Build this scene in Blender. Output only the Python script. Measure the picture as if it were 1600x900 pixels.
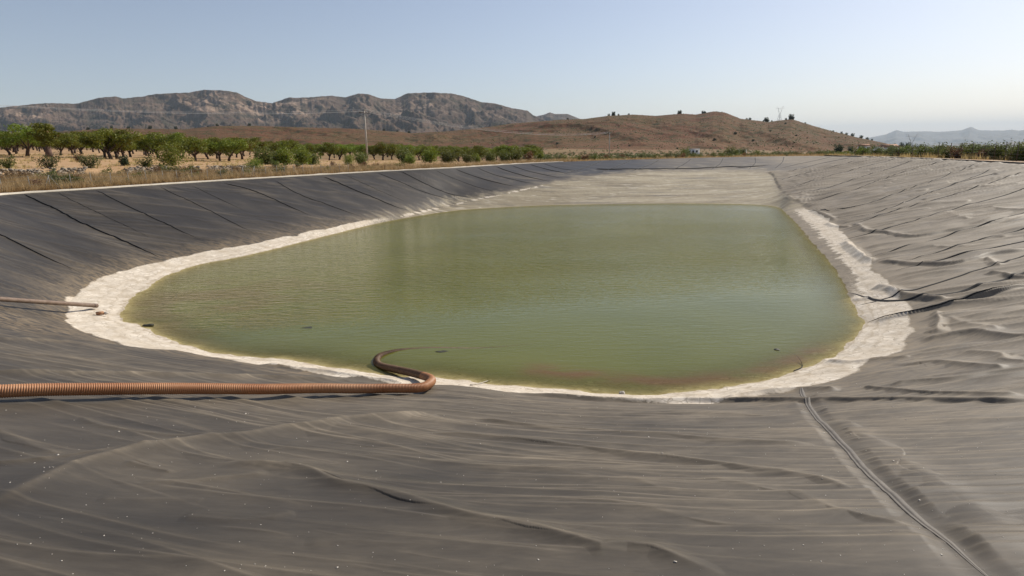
import bpy, math, random
import numpy as np
from mathutils import Matrix, Vector

for _o in list(bpy.data.objects):
    bpy.data.objects.remove(_o)
sc = bpy.context.scene
COL = sc.collection
R = math.radians
rng = np.random.default_rng(7)
random.seed(7)

# ------------------------------------------------------------------ camera
EYE = 2.0
FPX = 978.0
PITCH = math.atan(217.0 / FPX)
ROLL = R(1.2)
Fv = np.array([0, math.cos(PITCH), -math.sin(PITCH)])
R0 = np.array([1.0, 0, 0]); U0 = np.array([0, math.sin(PITCH), math.cos(PITCH)])
Rv = math.cos(ROLL) * R0 - math.sin(ROLL) * U0
Uv = math.sin(ROLL) * R0 + math.cos(ROLL) * U0
cam_d = bpy.data.cameras.new("camera"); cam = bpy.data.objects.new("camera", cam_d); COL.objects.link(cam)
cam_d.sensor_width = 36; cam_d.lens = 36 * FPX / 1600
cam_d.clip_start = 0.1; cam_d.clip_end = 120000
M = Matrix.Identity(4)
for i in range(3):
    M[i][0] = Rv[i]; M[i][1] = Uv[i]; M[i][2] = -Fv[i]
M[2][3] = EYE
cam.matrix_world = M
sc.camera = cam

# ------------------------------------------------------------------ light
SUN_EL, SUN_AZ = R(37), R(50)      # azimuth measured from the view direction (+Y) towards +X
world = bpy.data.worlds.new("World"); sc.world = world; world.use_nodes = True
wn = world.node_tree.nodes; wl = world.node_tree.links
for n in list(wn): wn.remove(n)
sky = wn.new("ShaderNodeTexSky"); sky.sky_type = 'NISHITA'; sky.sun_disc = False
sky.sun_elevation = SUN_EL; sky.sun_rotation = SUN_AZ
sky.altitude = 500; sky.air_density = 1.0; sky.dust_density = 1.2; sky.ozone_density = 1.2
bg = wn.new("ShaderNodeBackground"); bg.inputs['Strength'].default_value = 0.093
wo = wn.new("ShaderNodeOutputWorld")
hsv = wn.new('ShaderNodeHueSaturation'); hsv.inputs['Saturation'].default_value = 0.80; wl.new(sky.outputs[0], hsv.inputs['Color']); tnt = wn.new('ShaderNodeMix'); tnt.data_type = 'RGBA'; tnt.blend_type = 'MULTIPLY'; tnt.inputs[0].default_value = 1.0; tnt.inputs[7].default_value = (1.02, 0.99, 1.035, 1); wl.new(hsv.outputs[0], tnt.inputs[6]); wl.new(tnt.outputs[2], bg.inputs[0]); wl.new(bg.outputs[0], wo.inputs[0])
sd = bpy.data.lights.new("sun", 'SUN'); sd.energy = 4.9; sd.angle = R(0.55); sd.color = (1.0, 0.93, 0.82)
so = bpy.data.objects.new("sun", sd); COL.objects.link(so)
sv = Vector((math.sin(SUN_AZ) * math.cos(SUN_EL), math.cos(SUN_AZ) * math.cos(SUN_EL), math.sin(SUN_EL)))
so.rotation_euler = sv.to_track_quat('Z', 'Y').to_euler()
so.location = (60, 30, 60)
sc.view_settings.view_transform = 'Standard'; sc.view_settings.look = 'None'
sc.view_settings.exposure = 0.15; sc.view_settings.gamma = 1.0
sc.view_settings.use_curve_mapping = False
sc.cycles.use_denoising = True
sc.cycles.max_bounces = 6
sc.cycles.volume_bounces = 1
sc.cycles.transparent_max_bounces = 12

# ------------------------------------------------------------------ numeric helpers
def ray(px, py):
    d = Fv + (px - 800) / FPX * Rv - (py - 450) / FPX * Uv
    return d
def at_z(px, py, z):
    d = ray(px, py); t = (z - EYE) / d[2]
    return np.array([d[0] * t, d[1] * t, z])
def at_Y(px, py, Y):
    d = ray(px, py); t = Y / d[1]
    return np.array([d[0] * t, Y, EYE + d[2] * t])
def hor_y(px):      # image row of eye level at column px
    return 450 - FPX * (math.sin(PITCH) - (px - 800) / FPX * Rv[2] * 1.0 + 0) / Uv[2] if False else \
        450 - FPX * ((-Fv[2]) - (px - 800) / FPX * Rv[2]) / Uv[2]
def az_of(px, py=None):
    d = ray(px, hor_y(px) if py is None else py)
    return math.atan2(d[0], d[1])
def el_of(px, py):
    d = ray(px, py); return math.atan2(d[2], math.hypot(d[0], d[1]))

_P = rng.integers(0, 1 << 30, 4096)
def _h(ix, iy, seed):
    k = (ix * 374761393 + iy * 668265263 + seed * 974711) & 0x7fffffff
    k = ((k ^ (k >> 13)) * 1274126177) & 0x7fffffff
    k = k ^ (k >> 16)
    return (k & 0xffff) / 32767.5 - 1.0
def noise(x, y, seed=0):
    xi = np.floor(x).astype(np.int64); yi = np.floor(y).astype(np.int64)
    fx = x - xi; fy = y - yi
    u = fx * fx * fx * (fx * (fx * 6 - 15) + 10); v = fy * fy * fy * (fy * (fy * 6 - 15) + 10)
    def g(ix, iy, dx, dy):
        a = _h(ix, iy, seed) * math.pi
        return np.cos(a) * dx + np.sin(a) * dy
    n00 = g(xi, yi, fx, fy); n10 = g(xi + 1, yi, fx - 1, fy)
    n01 = g(xi, yi + 1, fx, fy - 1); n11 = g(xi + 1, yi + 1, fx - 1, fy - 1)
    return ((n00 * (1 - u) + n10 * u) * (1 - v) + (n01 * (1 - u) + n11 * u) * v) * 1.5
def fbm(x, y, seed=0, oct=4, gain=0.5):
    s = 0; a = 1; t = 0
    for i in range(oct):
        s = s + a * noise(x * 2 ** i + 17.3 * i, y * 2 ** i - 9.1 * i, seed + i); t += a; a *= gain
    return s / t
def ridged(x, y, seed=0, oct=4, gain=0.5):
    s = 0; a = 1; t = 0
    for i in range(oct):
        s = s + a * (1 - np.abs(noise(x * 2 ** i + 7.3 * i, y * 2 ** i - 3.1 * i, seed + i)) * 1.6); t += a; a *= gain
    return s / t
def sstep(a, b, x):
    t = np.clip((x - a) / (b - a), 0, 1); return t * t * (3 - 2 * t)
def catmull(pts, n):
    pts = np.array(pts, float)
    P = np.vstack([2 * pts[0] - pts[1], pts, 2 * pts[-1] - pts[-2]])
    out = []
    for i in range(1, len(P) - 2):
        for t in np.linspace(0, 1, n, endpoint=False):
            p0, p1, p2, p3 = P[i - 1], P[i], P[i + 1], P[i + 2]
            out.append(0.5 * ((2 * p1) + (-p0 + p2) * t + (2 * p0 - 5 * p1 + 4 * p2 - p3) * t * t + (-p0 + 3 * p1 - 3 * p2 + p3) * t ** 3))
    out.append(P[-2]); return np.array(out)
def resample(pts, step):
    d = np.r_[0, np.cumsum(np.linalg.norm(np.diff(pts, axis=0), axis=1))]
    n = max(2, int(d[-1] / step) + 1); t = np.linspace(0, d[-1], n)
    return np.stack([np.interp(t, d, pts[:, k]) for k in range(pts.shape[1])], 1)

# ------------------------------------------------------------------ basin shape (three contours round a centre)
CX, CY = 2.0, 34.0
WZ = -4.0
rim_px = [(0, 303.7), (100, 298), (200, 291.5), (300, 285), (400, 279), (500, 273), (600, 267.5), (700, 262.5), (800, 256.5), (865, 253.3),
          (930, 251), (1000, 249), (1100, 246.2), (1200, 244.3), (1260, 243.4), (1300, 243.6), (1375, 246.2), (1470, 249.6), (1600, 256)]
rim = [tuple(at_z(x, y, 0)[:2]) for x, y in rim_px]
rim += [(40, 42), (36, 30), (29, 17), (19, 7), (9, 1.2), (1, -1.6), (-5, 0.2), (-11.5, 5.5), (-19.5, 15), (-26, 26)]
wat_px = [(190, 490), (205, 467), (232, 447), (262, 430), (310, 414), (400, 396), (500, 371), (600, 347), (700, 330.5), (760, 325.5), (850, 321), (960, 319), (1080, 318),
          (1200, 321), (1232, 337), (1267, 377), (1291, 402), (1310, 427), (1322, 452), (1338, 485), (1350, 505), (1335, 527), (1312, 550), (1287, 564),
          (1250, 579), (1200, 593), (1125, 607), (1075, 613), (1012, 617), (925, 613), (837, 606), (800, 603), (725, 595), (670, 588), (625, 589), (585, 582), (525, 574),
          (450, 562), (400, 559), (350, 555), (307, 544), (250, 527), (230, 514), (217, 506), (192, 500)]
wat = [tuple(at_z(x, y, WZ)[:2]) for x, y in wat_px]
Zt = -3.62
toe_px = [(102, 492, Zt), (107, 475, Zt), (135, 447, Zt), (185, 427, Zt), (262, 407, Zt), (312, 396, Zt), (400, 379, Zt), (500, 359, Zt), (575, 344, Zt), (640, 331, Zt)]
toe = [(*at_z(x, y, z)[:2], z) for x, y, z in toe_px]
for x, y, Y in [(700, 320, 66), (750, 308, 69.5), (800, 298, 72.5), (850, 288, 76.5), (905, 278, 81), (1000, 269, 86), (1100, 267, 88.5), (1170, 267, 88), (1203, 272, 84), (1209, 282, 78), (1217, 297, 70), (1232, 311, 61)]:
    p = at_Y(x, y, Y); toe.append(tuple(p))
for x, y in [(1252, 322), (1282, 337), (1307, 352), (1340, 390), (1362, 415), (1385, 445), (1407, 465), (1420, 487), (1425, 512), (1412, 542),
             (1375, 562), (1312, 590), (1262, 606), (1200, 618), (1130, 628), (1012, 629), (900, 623), (800, 613), (725, 604), (675, 602), (625, 602), (575, 596), (475, 582), (400, 569),
             (350, 562), (275, 550), (217, 543), (175, 536), (145, 525), (110, 505)]:
    toe.append((*at_z(x, y, Zt)[:2], Zt))
NT = 1440
TH = np.linspace(-math.pi, math.pi, NT, endpoint=False)
def polar(pts, vals=None, smooth=2.0):
    pts = np.array(pts, float)
    c = catmull(np.vstack([pts, pts[:1]]), 8)[:-1]
    a = np.arctan2(c[:, 1] - CY, c[:, 0] - CX); r = np.hypot(c[:, 0] - CX, c[:, 1] - CY)
    o = np.argsort(a); a, r = a[o], r[o]
    rr = np.interp(TH, a, r, period=2 * math.pi)
    outs = [rr]
    if pts.shape[1] > 2: outs.append(np.interp(TH, a, c[o, 2], period=2 * math.pi))
    k = int(smooth); ker = np.hanning(2 * k + 3)[1:-1]; ker /= ker.sum()
    res = []
    for v in outs:
        e = np.r_[v[-k:], v, v[:k]]; res.append(np.convolve(e, ker, 'valid'))
    return res if len(res) > 1 else res[0]
R_rim = polar(rim, smooth=22)
R_wat = polar(wat, smooth=2)
R_toe, Z_toe = polar(toe, smooth=5)
R_toe = np.maximum(R_toe, R_wat + 0.12)
R_toe = np.minimum(R_toe, R_rim - 3)
def fth(arr, th): return np.interp(th, TH, arr, period=2 * math.pi)
def basin(x, y):
    dx = x - CX; dy = y - CY
    th = np.arctan2(dy, dx); r = np.hypot(dx, dy)
    Rr = fth(R_rim, th); Rt = fth(R_toe, th); Rw = fth(R_wat, th); zt = fth(Z_toe, th)
    t = np.clip((r - Rt) / (Rr - Rt), 0, 1)
    tt = t + 0.05 * np.sin(math.pi * t) * 0 - 0.0
    z1 = zt * (1 - tt)
    s = np.clip((r - Rw) / (Rt - Rw), 0, 1)
    z2 = WZ + (zt - WZ) * s
    q = np.clip(r / Rw, 0, 1)
    z3 = WZ - 1.1 * (1 - q ** 3) - 0.25 * (1 - q)
    return np.where(r > Rt, z1, np.where(r > Rw, z2, z3)), t, s, q, r - Rt, r - Rw, Rr - r
def hit_basin(px, py):
    d = ray(px, py); d = d / np.hypot(d[0], d[1])
    ts = np.concatenate([np.linspace(1, 30, 600), np.linspace(30.1, 130, 900)])
    x = d[0] * ts; y = d[1] * ts; zr = EYE + d[2] * ts
    z = basin(x, y)[0]
    i = np.argmax(zr < z)
    if i == 0: i = len(ts) - 1
    a, b = zr[i - 1] - z[i - 1], zr[i] - z[i]
    k = a / (a - b) if a != b else 0
    t = ts[i - 1] + (ts[i] - ts[i - 1]) * k
    p = np.array([d[0] * t, d[1] * t])
    return np.array([p[0], p[1], float(basin(p[0], p[1])[0])])
def path_basin(pl, step=0.15):
    return resample(catmull([hit_basin(x, y) for x, y in pl], 10), step)
# rim radius from the origin (camera stands inside the rim), for a polar grid about it
_t = np.linspace(-math.pi, math.pi, 7200, endpoint=False)
_rx = CX + fth(R_rim, _t) * np.cos(_t); _ry = CY + fth(R_rim, _t) * np.sin(_t)
_a = np.arctan2(_rx, _ry); _o = np.argsort(_a)
RA, RR = _a[_o], np.hypot(_rx, _ry)[_o]
def rim_r(az): return np.interp(az, RA, RR, period=2 * math.pi)

# ------------------------------------------------------------------ blender helpers
def mesh_np(name, V, Fc, mat=None, parent=None, smooth=False, attrs=None, mats=None, fmat=None, link=True):
    V = np.asarray(V, np.float32)
    me = bpy.data.meshes.new(name)
    me.vertices.add(len(V)); me.vertices.foreach_set('co', V.ravel())
    if isinstance(Fc, np.ndarray):
        n, k = Fc.shape
        me.loops.add(n * k); me.loops.foreach_set('vertex_index', Fc.astype(np.int32).ravel())
        me.polygons.add(n); me.polygons.foreach_set('loop_start', np.arange(0, n * k, k, dtype=np.int32))
    else:
        tot = sum(len(f) for f in Fc); st = np.cumsum([0] + [len(f) for f in Fc[:-1]])
        me.loops.add(tot); me.loops.foreach_set('vertex_index', np.array([i for f in Fc for i in f], np.int32))
        n = len(Fc); me.polygons.add(n); me.polygons.foreach_set('loop_start', st.astype(np.int32))
    me.update(calc_edges=True); me.validate()
    if attrs:
        for k, v in attrs.items():
            at = me.attributes.new(k, 'FLOAT', 'POINT'); at.data.foreach_set('value', np.asarray(v, np.float32).ravel())
    for m in ([mat] if mats is None else mats):
        if m: me.materials.append(m)
    if fmat is not None: me.polygons.foreach_set('material_index', np.asarray(fmat, np.int32))
    if smooth: me.polygons.foreach_set('use_smooth', np.ones(len(me.polygons), bool))
    o = bpy.data.objects.new(name, me)
    if link: COL.objects.link(o)
    if parent is not None: o.parent = parent
    return o
def tag(o, label=None, cat=None, group=None, kind=None):
    if label: o['label'] = label
    if cat: o['category'] = cat
    if group: o['group'] = group
    if kind: o['kind'] = kind
    return o
def empty(name, loc, rz=0.0):
    o = bpy.data.objects.new(name, None); o.location = loc; o.rotation_euler = (0, 0, rz)
    o.empty_display_size = 0.3; COL.objects.link(o); return o
def grid_faces(nu, nv, wrap=False):
    i = np.arange(nu - (0 if wrap else 1))[:, None]; j = np.arange(nv - 1)[None, :]
    i2 = (i + 1) % nu
    a = i * nv + j; b = i2 * nv + j; c = i2 * nv + j + 1; d = i * nv + j + 1
    return np.stack([a, b, c, d], -1).reshape(-1, 4)

class MB:
    def __init__(s): s.V = []; s.F = []; s.n = 0
    def add(s, V, F):
        V = np.asarray(V, float)
        for f in F: s.F.append([int(i) + s.n for i in f])
        s.V.append(V); s.n += len(V)
    def box(s, c, size, rz=0.0, jit=0.0, rx=0.0):
        v = np.array([[x, y, z] for x in (-.5, .5) for y in (-.5, .5) for z in (-.5, .5)]) * size
        if jit: v += rng.uniform(-jit, jit, v.shape) * np.array(size)
        if rx:
            c_, s_ = math.cos(rx), math.sin(rx); v = v @ np.array([[1, 0, 0], [0, c_, s_], [0, -s_, c_]])
        c_, s_ = math.cos(rz), math.sin(rz)
        v = v @ np.array([[c_, s_, 0], [-s_, c_, 0], [0, 0, 1]]) + np.array(c)
        s.add(v, [(0, 1, 3, 2), (4, 6, 7, 5), (0, 4, 5, 1), (2, 3, 7, 6), (0, 2, 6, 4), (1, 5, 7, 3)])
    def tube(s, P, rad, n=8, cap=True):
        P = np.asarray(P, float); m = len(P)
        rad = np.full(m, rad) if np.isscalar(rad) else np.asarray(rad)
        T = np.gradient(P, axis=0); T /= np.linalg.norm(T, axis=1)[:, None] + 1e-12
        up = np.array([0, 0, 1.0])
        if abs(T[:, 2]).mean() > 0.8: up = np.array([1.0, 0, 0])
        A = np.cross(T, up); A /= np.linalg.norm(A, axis=1)[:, None] + 1e-12
        B = np.cross(A, T)
        an = np.linspace(0, 2 * math.pi, n, endpoint=False)
        V = P[:, None] + rad[:, None, None] * (A[:, None] * np.cos(an)[None, :, None] + B[:, None] * np.sin(an)[None, :, None])
        V = V.reshape(-1, 3); F = []
        for i in range(m - 1):
            for j in range(n):
                k = (j + 1) % n
                F.append((i * n + j, i * n + k, (i + 1) * n + k, (i + 1) * n + j))
        if cap: F += [tuple(range(n))[::-1], tuple(range((m - 1) * n, m * n))]
        s.add(V, F)
    def build(s, name, mat, parent=None, smooth=False):
        return mesh_np(name, np.vstack(s.V), s.F, mat, parent, smooth)

# ------------------------------------------------------------------ materials
class NT_:
    def __init__(s, name):
        s.m = bpy.data.materials.new(name); s.m.use_nodes = True
        s.t = s.m.node_tree; s.n = s.t.nodes; s.l = s.t.links
        s.b = s.n['Principled BSDF']; s.out = s.n['Material Output']
    def node(s, ty, **kw):
        n = s.n.new(ty)
        for k, v in kw.items():
            setattr(n, k, v)
        return n
    def set(s, sock, v):
        if hasattr(v, 'is_linked'): s.l.new(v, sock)
        else: sock.default_value = v
    def coord(s): return s.node('ShaderNodeNewGeometry').outputs['Position']
    def obj(s): return s.node('ShaderNodeTexCoord').outputs['Object']
    def scale(s, vec, sc_, rot=(0, 0, 0)):
        n = s.node('ShaderNodeMapping'); s.set(n.inputs[0], vec); n.inputs['Scale'].default_value = sc_; n.inputs['Rotation'].default_value = rot
        return n.outputs[0]
    def noise(s, vec, scale, detail=4, rough=0.55, dist=0.0):
        n = s.node('ShaderNodeTexNoise'); s.set(n.inputs['Vector'], vec)
        n.inputs['Scale'].default_value = scale; n.inputs['Detail'].default_value = detail
        n.inputs['Roughness'].default_value = rough; n.inputs['Distortion'].default_value = dist
        return n.outputs[0]
    def ramp(s, f, stops):
        n = s.node('ShaderNodeValToRGB'); s.set(n.inputs[0], f); cr = n.color_ramp
        while len(cr.elements) < len(stops): cr.elements.new(0.5)
        for e, (p, c) in zip(cr.elements, stops):
            e.position = p; e.color = (c, c, c, 1) if np.isscalar(c) else (*c, 1)
        return n.outputs[0]
    def mix(s, f, a, b, mode='MIX'):
        n = s.node('ShaderNodeMix', data_type='RGBA', blend_type=mode)
        s.set(n.inputs[0], f)
        for k, v in ((6, a), (7, b)):
            if not hasattr(v, 'is_linked') : v = (*v, 1) if len(v) == 3 else v
            s.set(n.inputs[k], v)
        return n.outputs[2]
    def math(s, op, a, b=0.0, c=None, clamp=False):
        n = s.node('ShaderNodeMath', operation=op); n.use_clamp = clamp
        s.set(n.inputs[0], a); s.set(n.inputs[1], b)
        if c is not None: s.set(n.inputs[2], c)
        return n.outputs[0]
    def attr(s, name): 
        n = s.node('ShaderNodeAttribute'); n.attribute_name = name; return n.outputs['Fac']
    def bump(s, h, strength, dist, nrm=None):
        n = s.node('ShaderNodeBump'); s.set(n.inputs['Height'], h)
        n.inputs['Strength'].default_value = strength; n.inputs['Distance'].default_value = dist
        if nrm is not None: s.l.new(nrm, n.inputs['Normal'])
        return n.outputs[0]
    def fin(s, col=None, rough=None, nrm=None, spec=None):
        if col is not None: s.set(s.b.inputs['Base Color'], col if hasattr(col, 'is_linked') or len(col) == 4 else (*col, 1))
        if rough is not None: s.set(s.b.inputs['Roughness'], rough)
        if spec is not None: s.b.inputs['Specular IOR Level'].default_value = spec
        if nrm is not None: s.l.new(nrm, s.b.inputs['Normal'])
        return s.m

def m_simple(name, c1, c2, sc_=3.0, rough=0.8, bump=0.3, bd=0.02, spec=0.3, objc=True, metallic=0.0):
    m = NT_(name); v = m.obj() if objc else m.coord()
    n = m.noise(v, sc_, 6, 0.6); col = m.mix(m.ramp(n, [(0.3, 0.0), (0.7, 1.0)]), c1, c2)
    nr = m.bump(m.noise(v, sc_ * 4, 5), bump, bd)
    m.b.inputs['Metallic'].default_value = metallic
    return m.fin(col, rough, nr, spec)

def m_liner():
    m = NT_('liner_rubber'); P = m.coord()
    dust_highlight = m.attr('dust_highlight'); crust = m.attr('crust'); sand = m.attr('sand'); mud = m.attr('mud')
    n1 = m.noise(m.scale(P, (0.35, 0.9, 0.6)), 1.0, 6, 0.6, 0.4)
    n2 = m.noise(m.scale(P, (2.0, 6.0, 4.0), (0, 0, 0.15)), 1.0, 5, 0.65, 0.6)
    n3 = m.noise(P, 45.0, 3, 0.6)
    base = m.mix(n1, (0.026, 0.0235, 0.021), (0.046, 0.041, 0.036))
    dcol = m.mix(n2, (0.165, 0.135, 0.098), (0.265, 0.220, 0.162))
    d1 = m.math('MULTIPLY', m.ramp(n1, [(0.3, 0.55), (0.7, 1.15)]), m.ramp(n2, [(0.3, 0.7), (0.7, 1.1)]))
    df = m.math('MULTIPLY', dust_highlight, d1, clamp=True)
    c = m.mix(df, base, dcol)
    c = m.mix(m.math('MULTIPLY', mud, m.ramp(n2, [(0.42, 0.0), (0.62, 1.0)]), clamp=True), c, (0.27, 0.20, 0.12))
    # sand of the dried bed
    s1 = m.noise(m.scale(P, (0.10, 0.5, 0.3)), 1.0, 6, 0.6, 0.5)
    s2 = m.noise(m.scale(P, (0.45, 2.2, 1.0)), 1.0, 4, 0.6, 0.3)
    scol = m.mix(m.ramp(s1, [(0.35, 0.0), (0.65, 1.0)]), (0.22, 0.18, 0.115), (0.38, 0.325, 0.225))
    scol = m.mix(m.ramp(s2, [(0.58, 0.0), (0.66, 0.7)]), scol, (0.56, 0.50, 0.40))
    s3 = m.noise(m.scale(P, (0.15, 0.75, 0.3)), 1.0, 5, 0.65, 0.4)
    scol = m.mix(m.ramp(s3, [(0.52, 0.0), (0.66, 0.6)]), scol, (0.13, 0.115, 0.095))
    c = m.mix(sand, c, scol)
    c = m.mix(m.attr('silt'), c, (0.29, 0.26, 0.155))
    # salt crust
    k1 = m.noise(m.scale(P, (1.2, 1.2, 1.2)), 1.5, 6, 0.65)
    k2 = m.noise(P, 9.0, 5, 0.7)
    ccol = m.mix(m.ramp(k1, [(0.35, 0.0), (0.65, 1.0)]), (0.46, 0.39, 0.30), (0.70, 0.63, 0.53))
    td = m.attr('tide')
    wv_ = m.math('SINE', m.math('ADD', m.math('MULTIPLY', td, 26.0), m.math('MULTIPLY', k1, 14.0)))
    ccol = m.mix(m.math('MULTIPLY', m.ramp(wv_, [(0.55, 0.0), (0.95, 0.55)]), m.ramp(td, [(0.0, 1.0), (0.8, 0.15)])), ccol, (0.33, 0.26, 0.17))
    vo = m.node('ShaderNodeTexVoronoi', feature='DISTANCE_TO_EDGE'); m.l.new(P, vo.inputs['Vector']); vo.inputs['Scale'].default_value = 3.2
    ccol = m.mix(m.math('MULTIPLY', m.ramp(vo.outputs['Distance'], [(0.0, 0.7), (0.05, 0.0)]), m.ramp(k1, [(0.45, 0.0), (0.6, 1.0)])), ccol, (0.20, 0.155, 0.10))
    ccol = m.mix(m.ramp(k2, [(0.55, 0.0), (0.68, 0.45)]), ccol, (0.26, 0.20, 0.13))
    e = m.math('ADD', crust, m.math('MULTIPLY', m.math('SUBTRACT', k2, 0.5), 0.9))
    c = m.mix(m.math('MULTIPLY', m.ramp(e, [(0.35, 0.0), (0.65, 1.0)]), m.math('GREATER_THAN', crust, 0.01)), c, ccol)
    rough = m.math('ADD', m.math('MULTIPLY', df, 0.2), m.math('ADD', 0.46, m.math('MULTIPLY', crust, 0.35)), clamp=True)
    nf = m.noise(m.scale(P, (0.9, 5.5, 3.0), (0, 0, -0.19)), 1.0, 3, 0.5, 0.5)
    nr = m.bump(nf, 0.30, 0.03)
    gr = m.math('MULTIPLY', k2, m.math('ADD', m.math('MULTIPLY', crust, 0.5), 0.04))
    k = m.bump(gr, 0.6, 0.03, nr)
    return m.fin(c, rough, k, 0.16)
MAT = {}
MAT['liner'] = m_liner()
def m_water():
    m = NT_('pond_water'); P = m.coord()
    dep = m.attr('depth')
    n = m.noise(m.scale(P, (0.12, 0.12, 0.1)), 1.0, 4, 0.5, 0.6)
    c = m.mix(m.ramp(n, [(0.35, 0.0), (0.65, 1.0)]), (0.112, 0.120, 0.004), (0.138, 0.143, 0.010))
    c = m.mix(m.attr('weed'), c, (0.19, 0.075, 0.022))
    c = m.mix(m.attr('murk'), c, (0.125, 0.095, 0.006))
    rip = m.attr('ripple')
    w1 = m.noise(m.scale(P, (1.3, 4.2, 1.0), (0, 0, 0.1)), 1.0, 3, 0.55, 0.3)
    w2 = m.noise(m.scale(P, (4.5, 12.0, 1.0), (0, 0, -0.1)), 1.0, 2, 0.5, 0.2)
    h = m.math('MULTIPLY', m.math('ADD', w1, m.math('MULTIPLY', w2, 0.35)), rip)
    nr = m.bump(h, 0.9, 0.22)
    m.fin(c, 0.07, nr, 0.38)
    m.b.inputs['IOR'].default_value = 1.33
    # shallow water lets the bed show
    tr = m.node('ShaderNodeBsdfTransparent'); tr.inputs[0].default_value = (0.84, 0.82, 0.64, 1)
    gl = m.node('ShaderNodeBsdfGlossy'); gl.inputs['Roughness'].default_value = 0.06; m.l.new(nr, gl.inputs['Normal'])
    fr = m.node('ShaderNodeFresnel'); fr.inputs[0].default_value = 1.33; m.l.new(nr, fr.inputs['Normal'])
    mx = m.node('ShaderNodeMixShader'); gb = m.node('ShaderNodeNewGeometry').outputs['Backfacing']; m.l.new(m.math('MULTIPLY', fr.outputs[0], m.math('SUBTRACT', 1.0, gb)), mx.inputs[0]); m.l.new(tr.outputs[0], mx.inputs[1]); m.l.new(gl.outputs[0], mx.inputs[2])
    mo = m.node('ShaderNodeMixShader'); m.l.new(dep, mo.inputs[0]); m.l.new(mx.outputs[0], mo.inputs[1]); m.l.new(m.b.outputs[0], mo.inputs[2])
    m.l.new(mo.outputs[0], m.out.inputs[0])
    return m.m
MAT['water'] = m_water()
MAT['concrete'] = m_simple('pale_concrete', (0.50, 0.44, 0.35), (0.66, 0.60, 0.50), 1.5, 0.9, 0.3, 0.02, objc=False)
MAT['rubber_and_seam_shade'] = m_simple('black_rubber_and_seam_shade', (0.018, 0.018, 0.018), (0.035, 0.033, 0.031), 6, 0.85, 0.2, 0.01, objc=False)  # black rubber; on the seam strips its darkness stands in for fold shadow
MAT['seam'] = m_simple('seam_rubber', (0.035, 0.032, 0.030), (0.085, 0.075, 0.064), 4, 0.55, 0.3, 0.01, objc=False)
MAT['seam_pale'] = m_simple('seam_rubber_dusty', (0.075, 0.064, 0.052), (0.13, 0.11, 0.088), 4, 0.6, 0.3, 0.01, objc=False)
MAT['hose'] = m_simple('terracotta_plastic', (0.29, 0.115, 0.045), (0.42, 0.215, 0.105), 1.3, 0.5, 0.15, 0.005, objc=False)
MAT['hose_wet'] = m_simple('wet_brown_plastic', (0.08, 0.042, 0.022), (0.17, 0.10, 0.055), 6, 0.6, 0.15, 0.005, objc=False)
MAT['pipe'] = m_simple('rusty_brown_pipe', (0.13, 0.085, 0.06), (0.22, 0.16, 0.12), 4, 0.6, 0.15, 0.005, objc=False)
MAT['brick'] = m_simple('broken_brick', (0.30, 0.13, 0.06), (0.50, 0.30, 0.18), 12, 0.9, 0.3, 0.01, objc=False)
MAT['rock_dark'] = m_simple('dark_wet_rock', (0.025, 0.025, 0.018), (0.06, 0.06, 0.045), 8, 0.7, 0.3, 0.01, objc=False)
MAT['fleck'] = m_simple('pale_grit', (0.35, 0.31, 0.26), (0.60, 0.56, 0.50), 30, 0.9, 0.1, 0.005, objc=False)
MAT['steel'] = m_simple('galvanised_steel', (0.17, 0.165, 0.15), (0.25, 0.24, 0.22), 6, 0.55, 0.1, 0.005, metallic=0.3)
MAT['rust'] = m_simple('rusty_post', (0.06, 0.045, 0.035), (0.13, 0.085, 0.06), 6, 0.7, 0.1, 0.005)
MAT['pole'] = m_simple('weathered_pole', (0.38, 0.34, 0.28), (0.52, 0.48, 0.42), 2, 0.85, 0.2, 0.01)
MAT['wire'] = m_simple('aluminium_wire', (0.40, 0.40, 0.40), (0.5, 0.5, 0.5), 2, 0.5, 0.0, 0.01)
MAT['pylon'] = m_simple('pylon_steel', (0.22, 0.23, 0.24), (0.28, 0.29, 0.30), 0.2, 0.6, 0.0, 0.01)
MAT['bark'] = m_simple('almond_bark', (0.045, 0.030, 0.024), (0.11, 0.075, 0.058), 5, 0.9, 0.6, 0.03)
MAT['bark_red'] = m_simple('old_almond_bark', (0.075, 0.045, 0.035), (0.17, 0.105, 0.08), 4, 0.9, 0.6, 0.03)
MAT['stone'] = m_simple('field_stone', (0.20, 0.16, 0.115), (0.38, 0.32, 0.25), 3.0, 0.9, 0.4, 0.03, objc=False)
MAT['white_wall'] = m_simple('whitewash', (0.66, 0.63, 0.58), (0.78, 0.76, 0.72), 0.5, 0.9, 0.1, 0.02)
MAT['roof'] = m_simple('clay_roof', (0.30, 0.15, 0.09), (0.42, 0.24, 0.15), 1.0, 0.9, 0.3, 0.05)
MAT['dark_open'] = m_simple('dark_opening', (0.02, 0.02, 0.02), (0.04, 0.035, 0.03), 1.0, 0.7, 0.0, 0.01)

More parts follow.
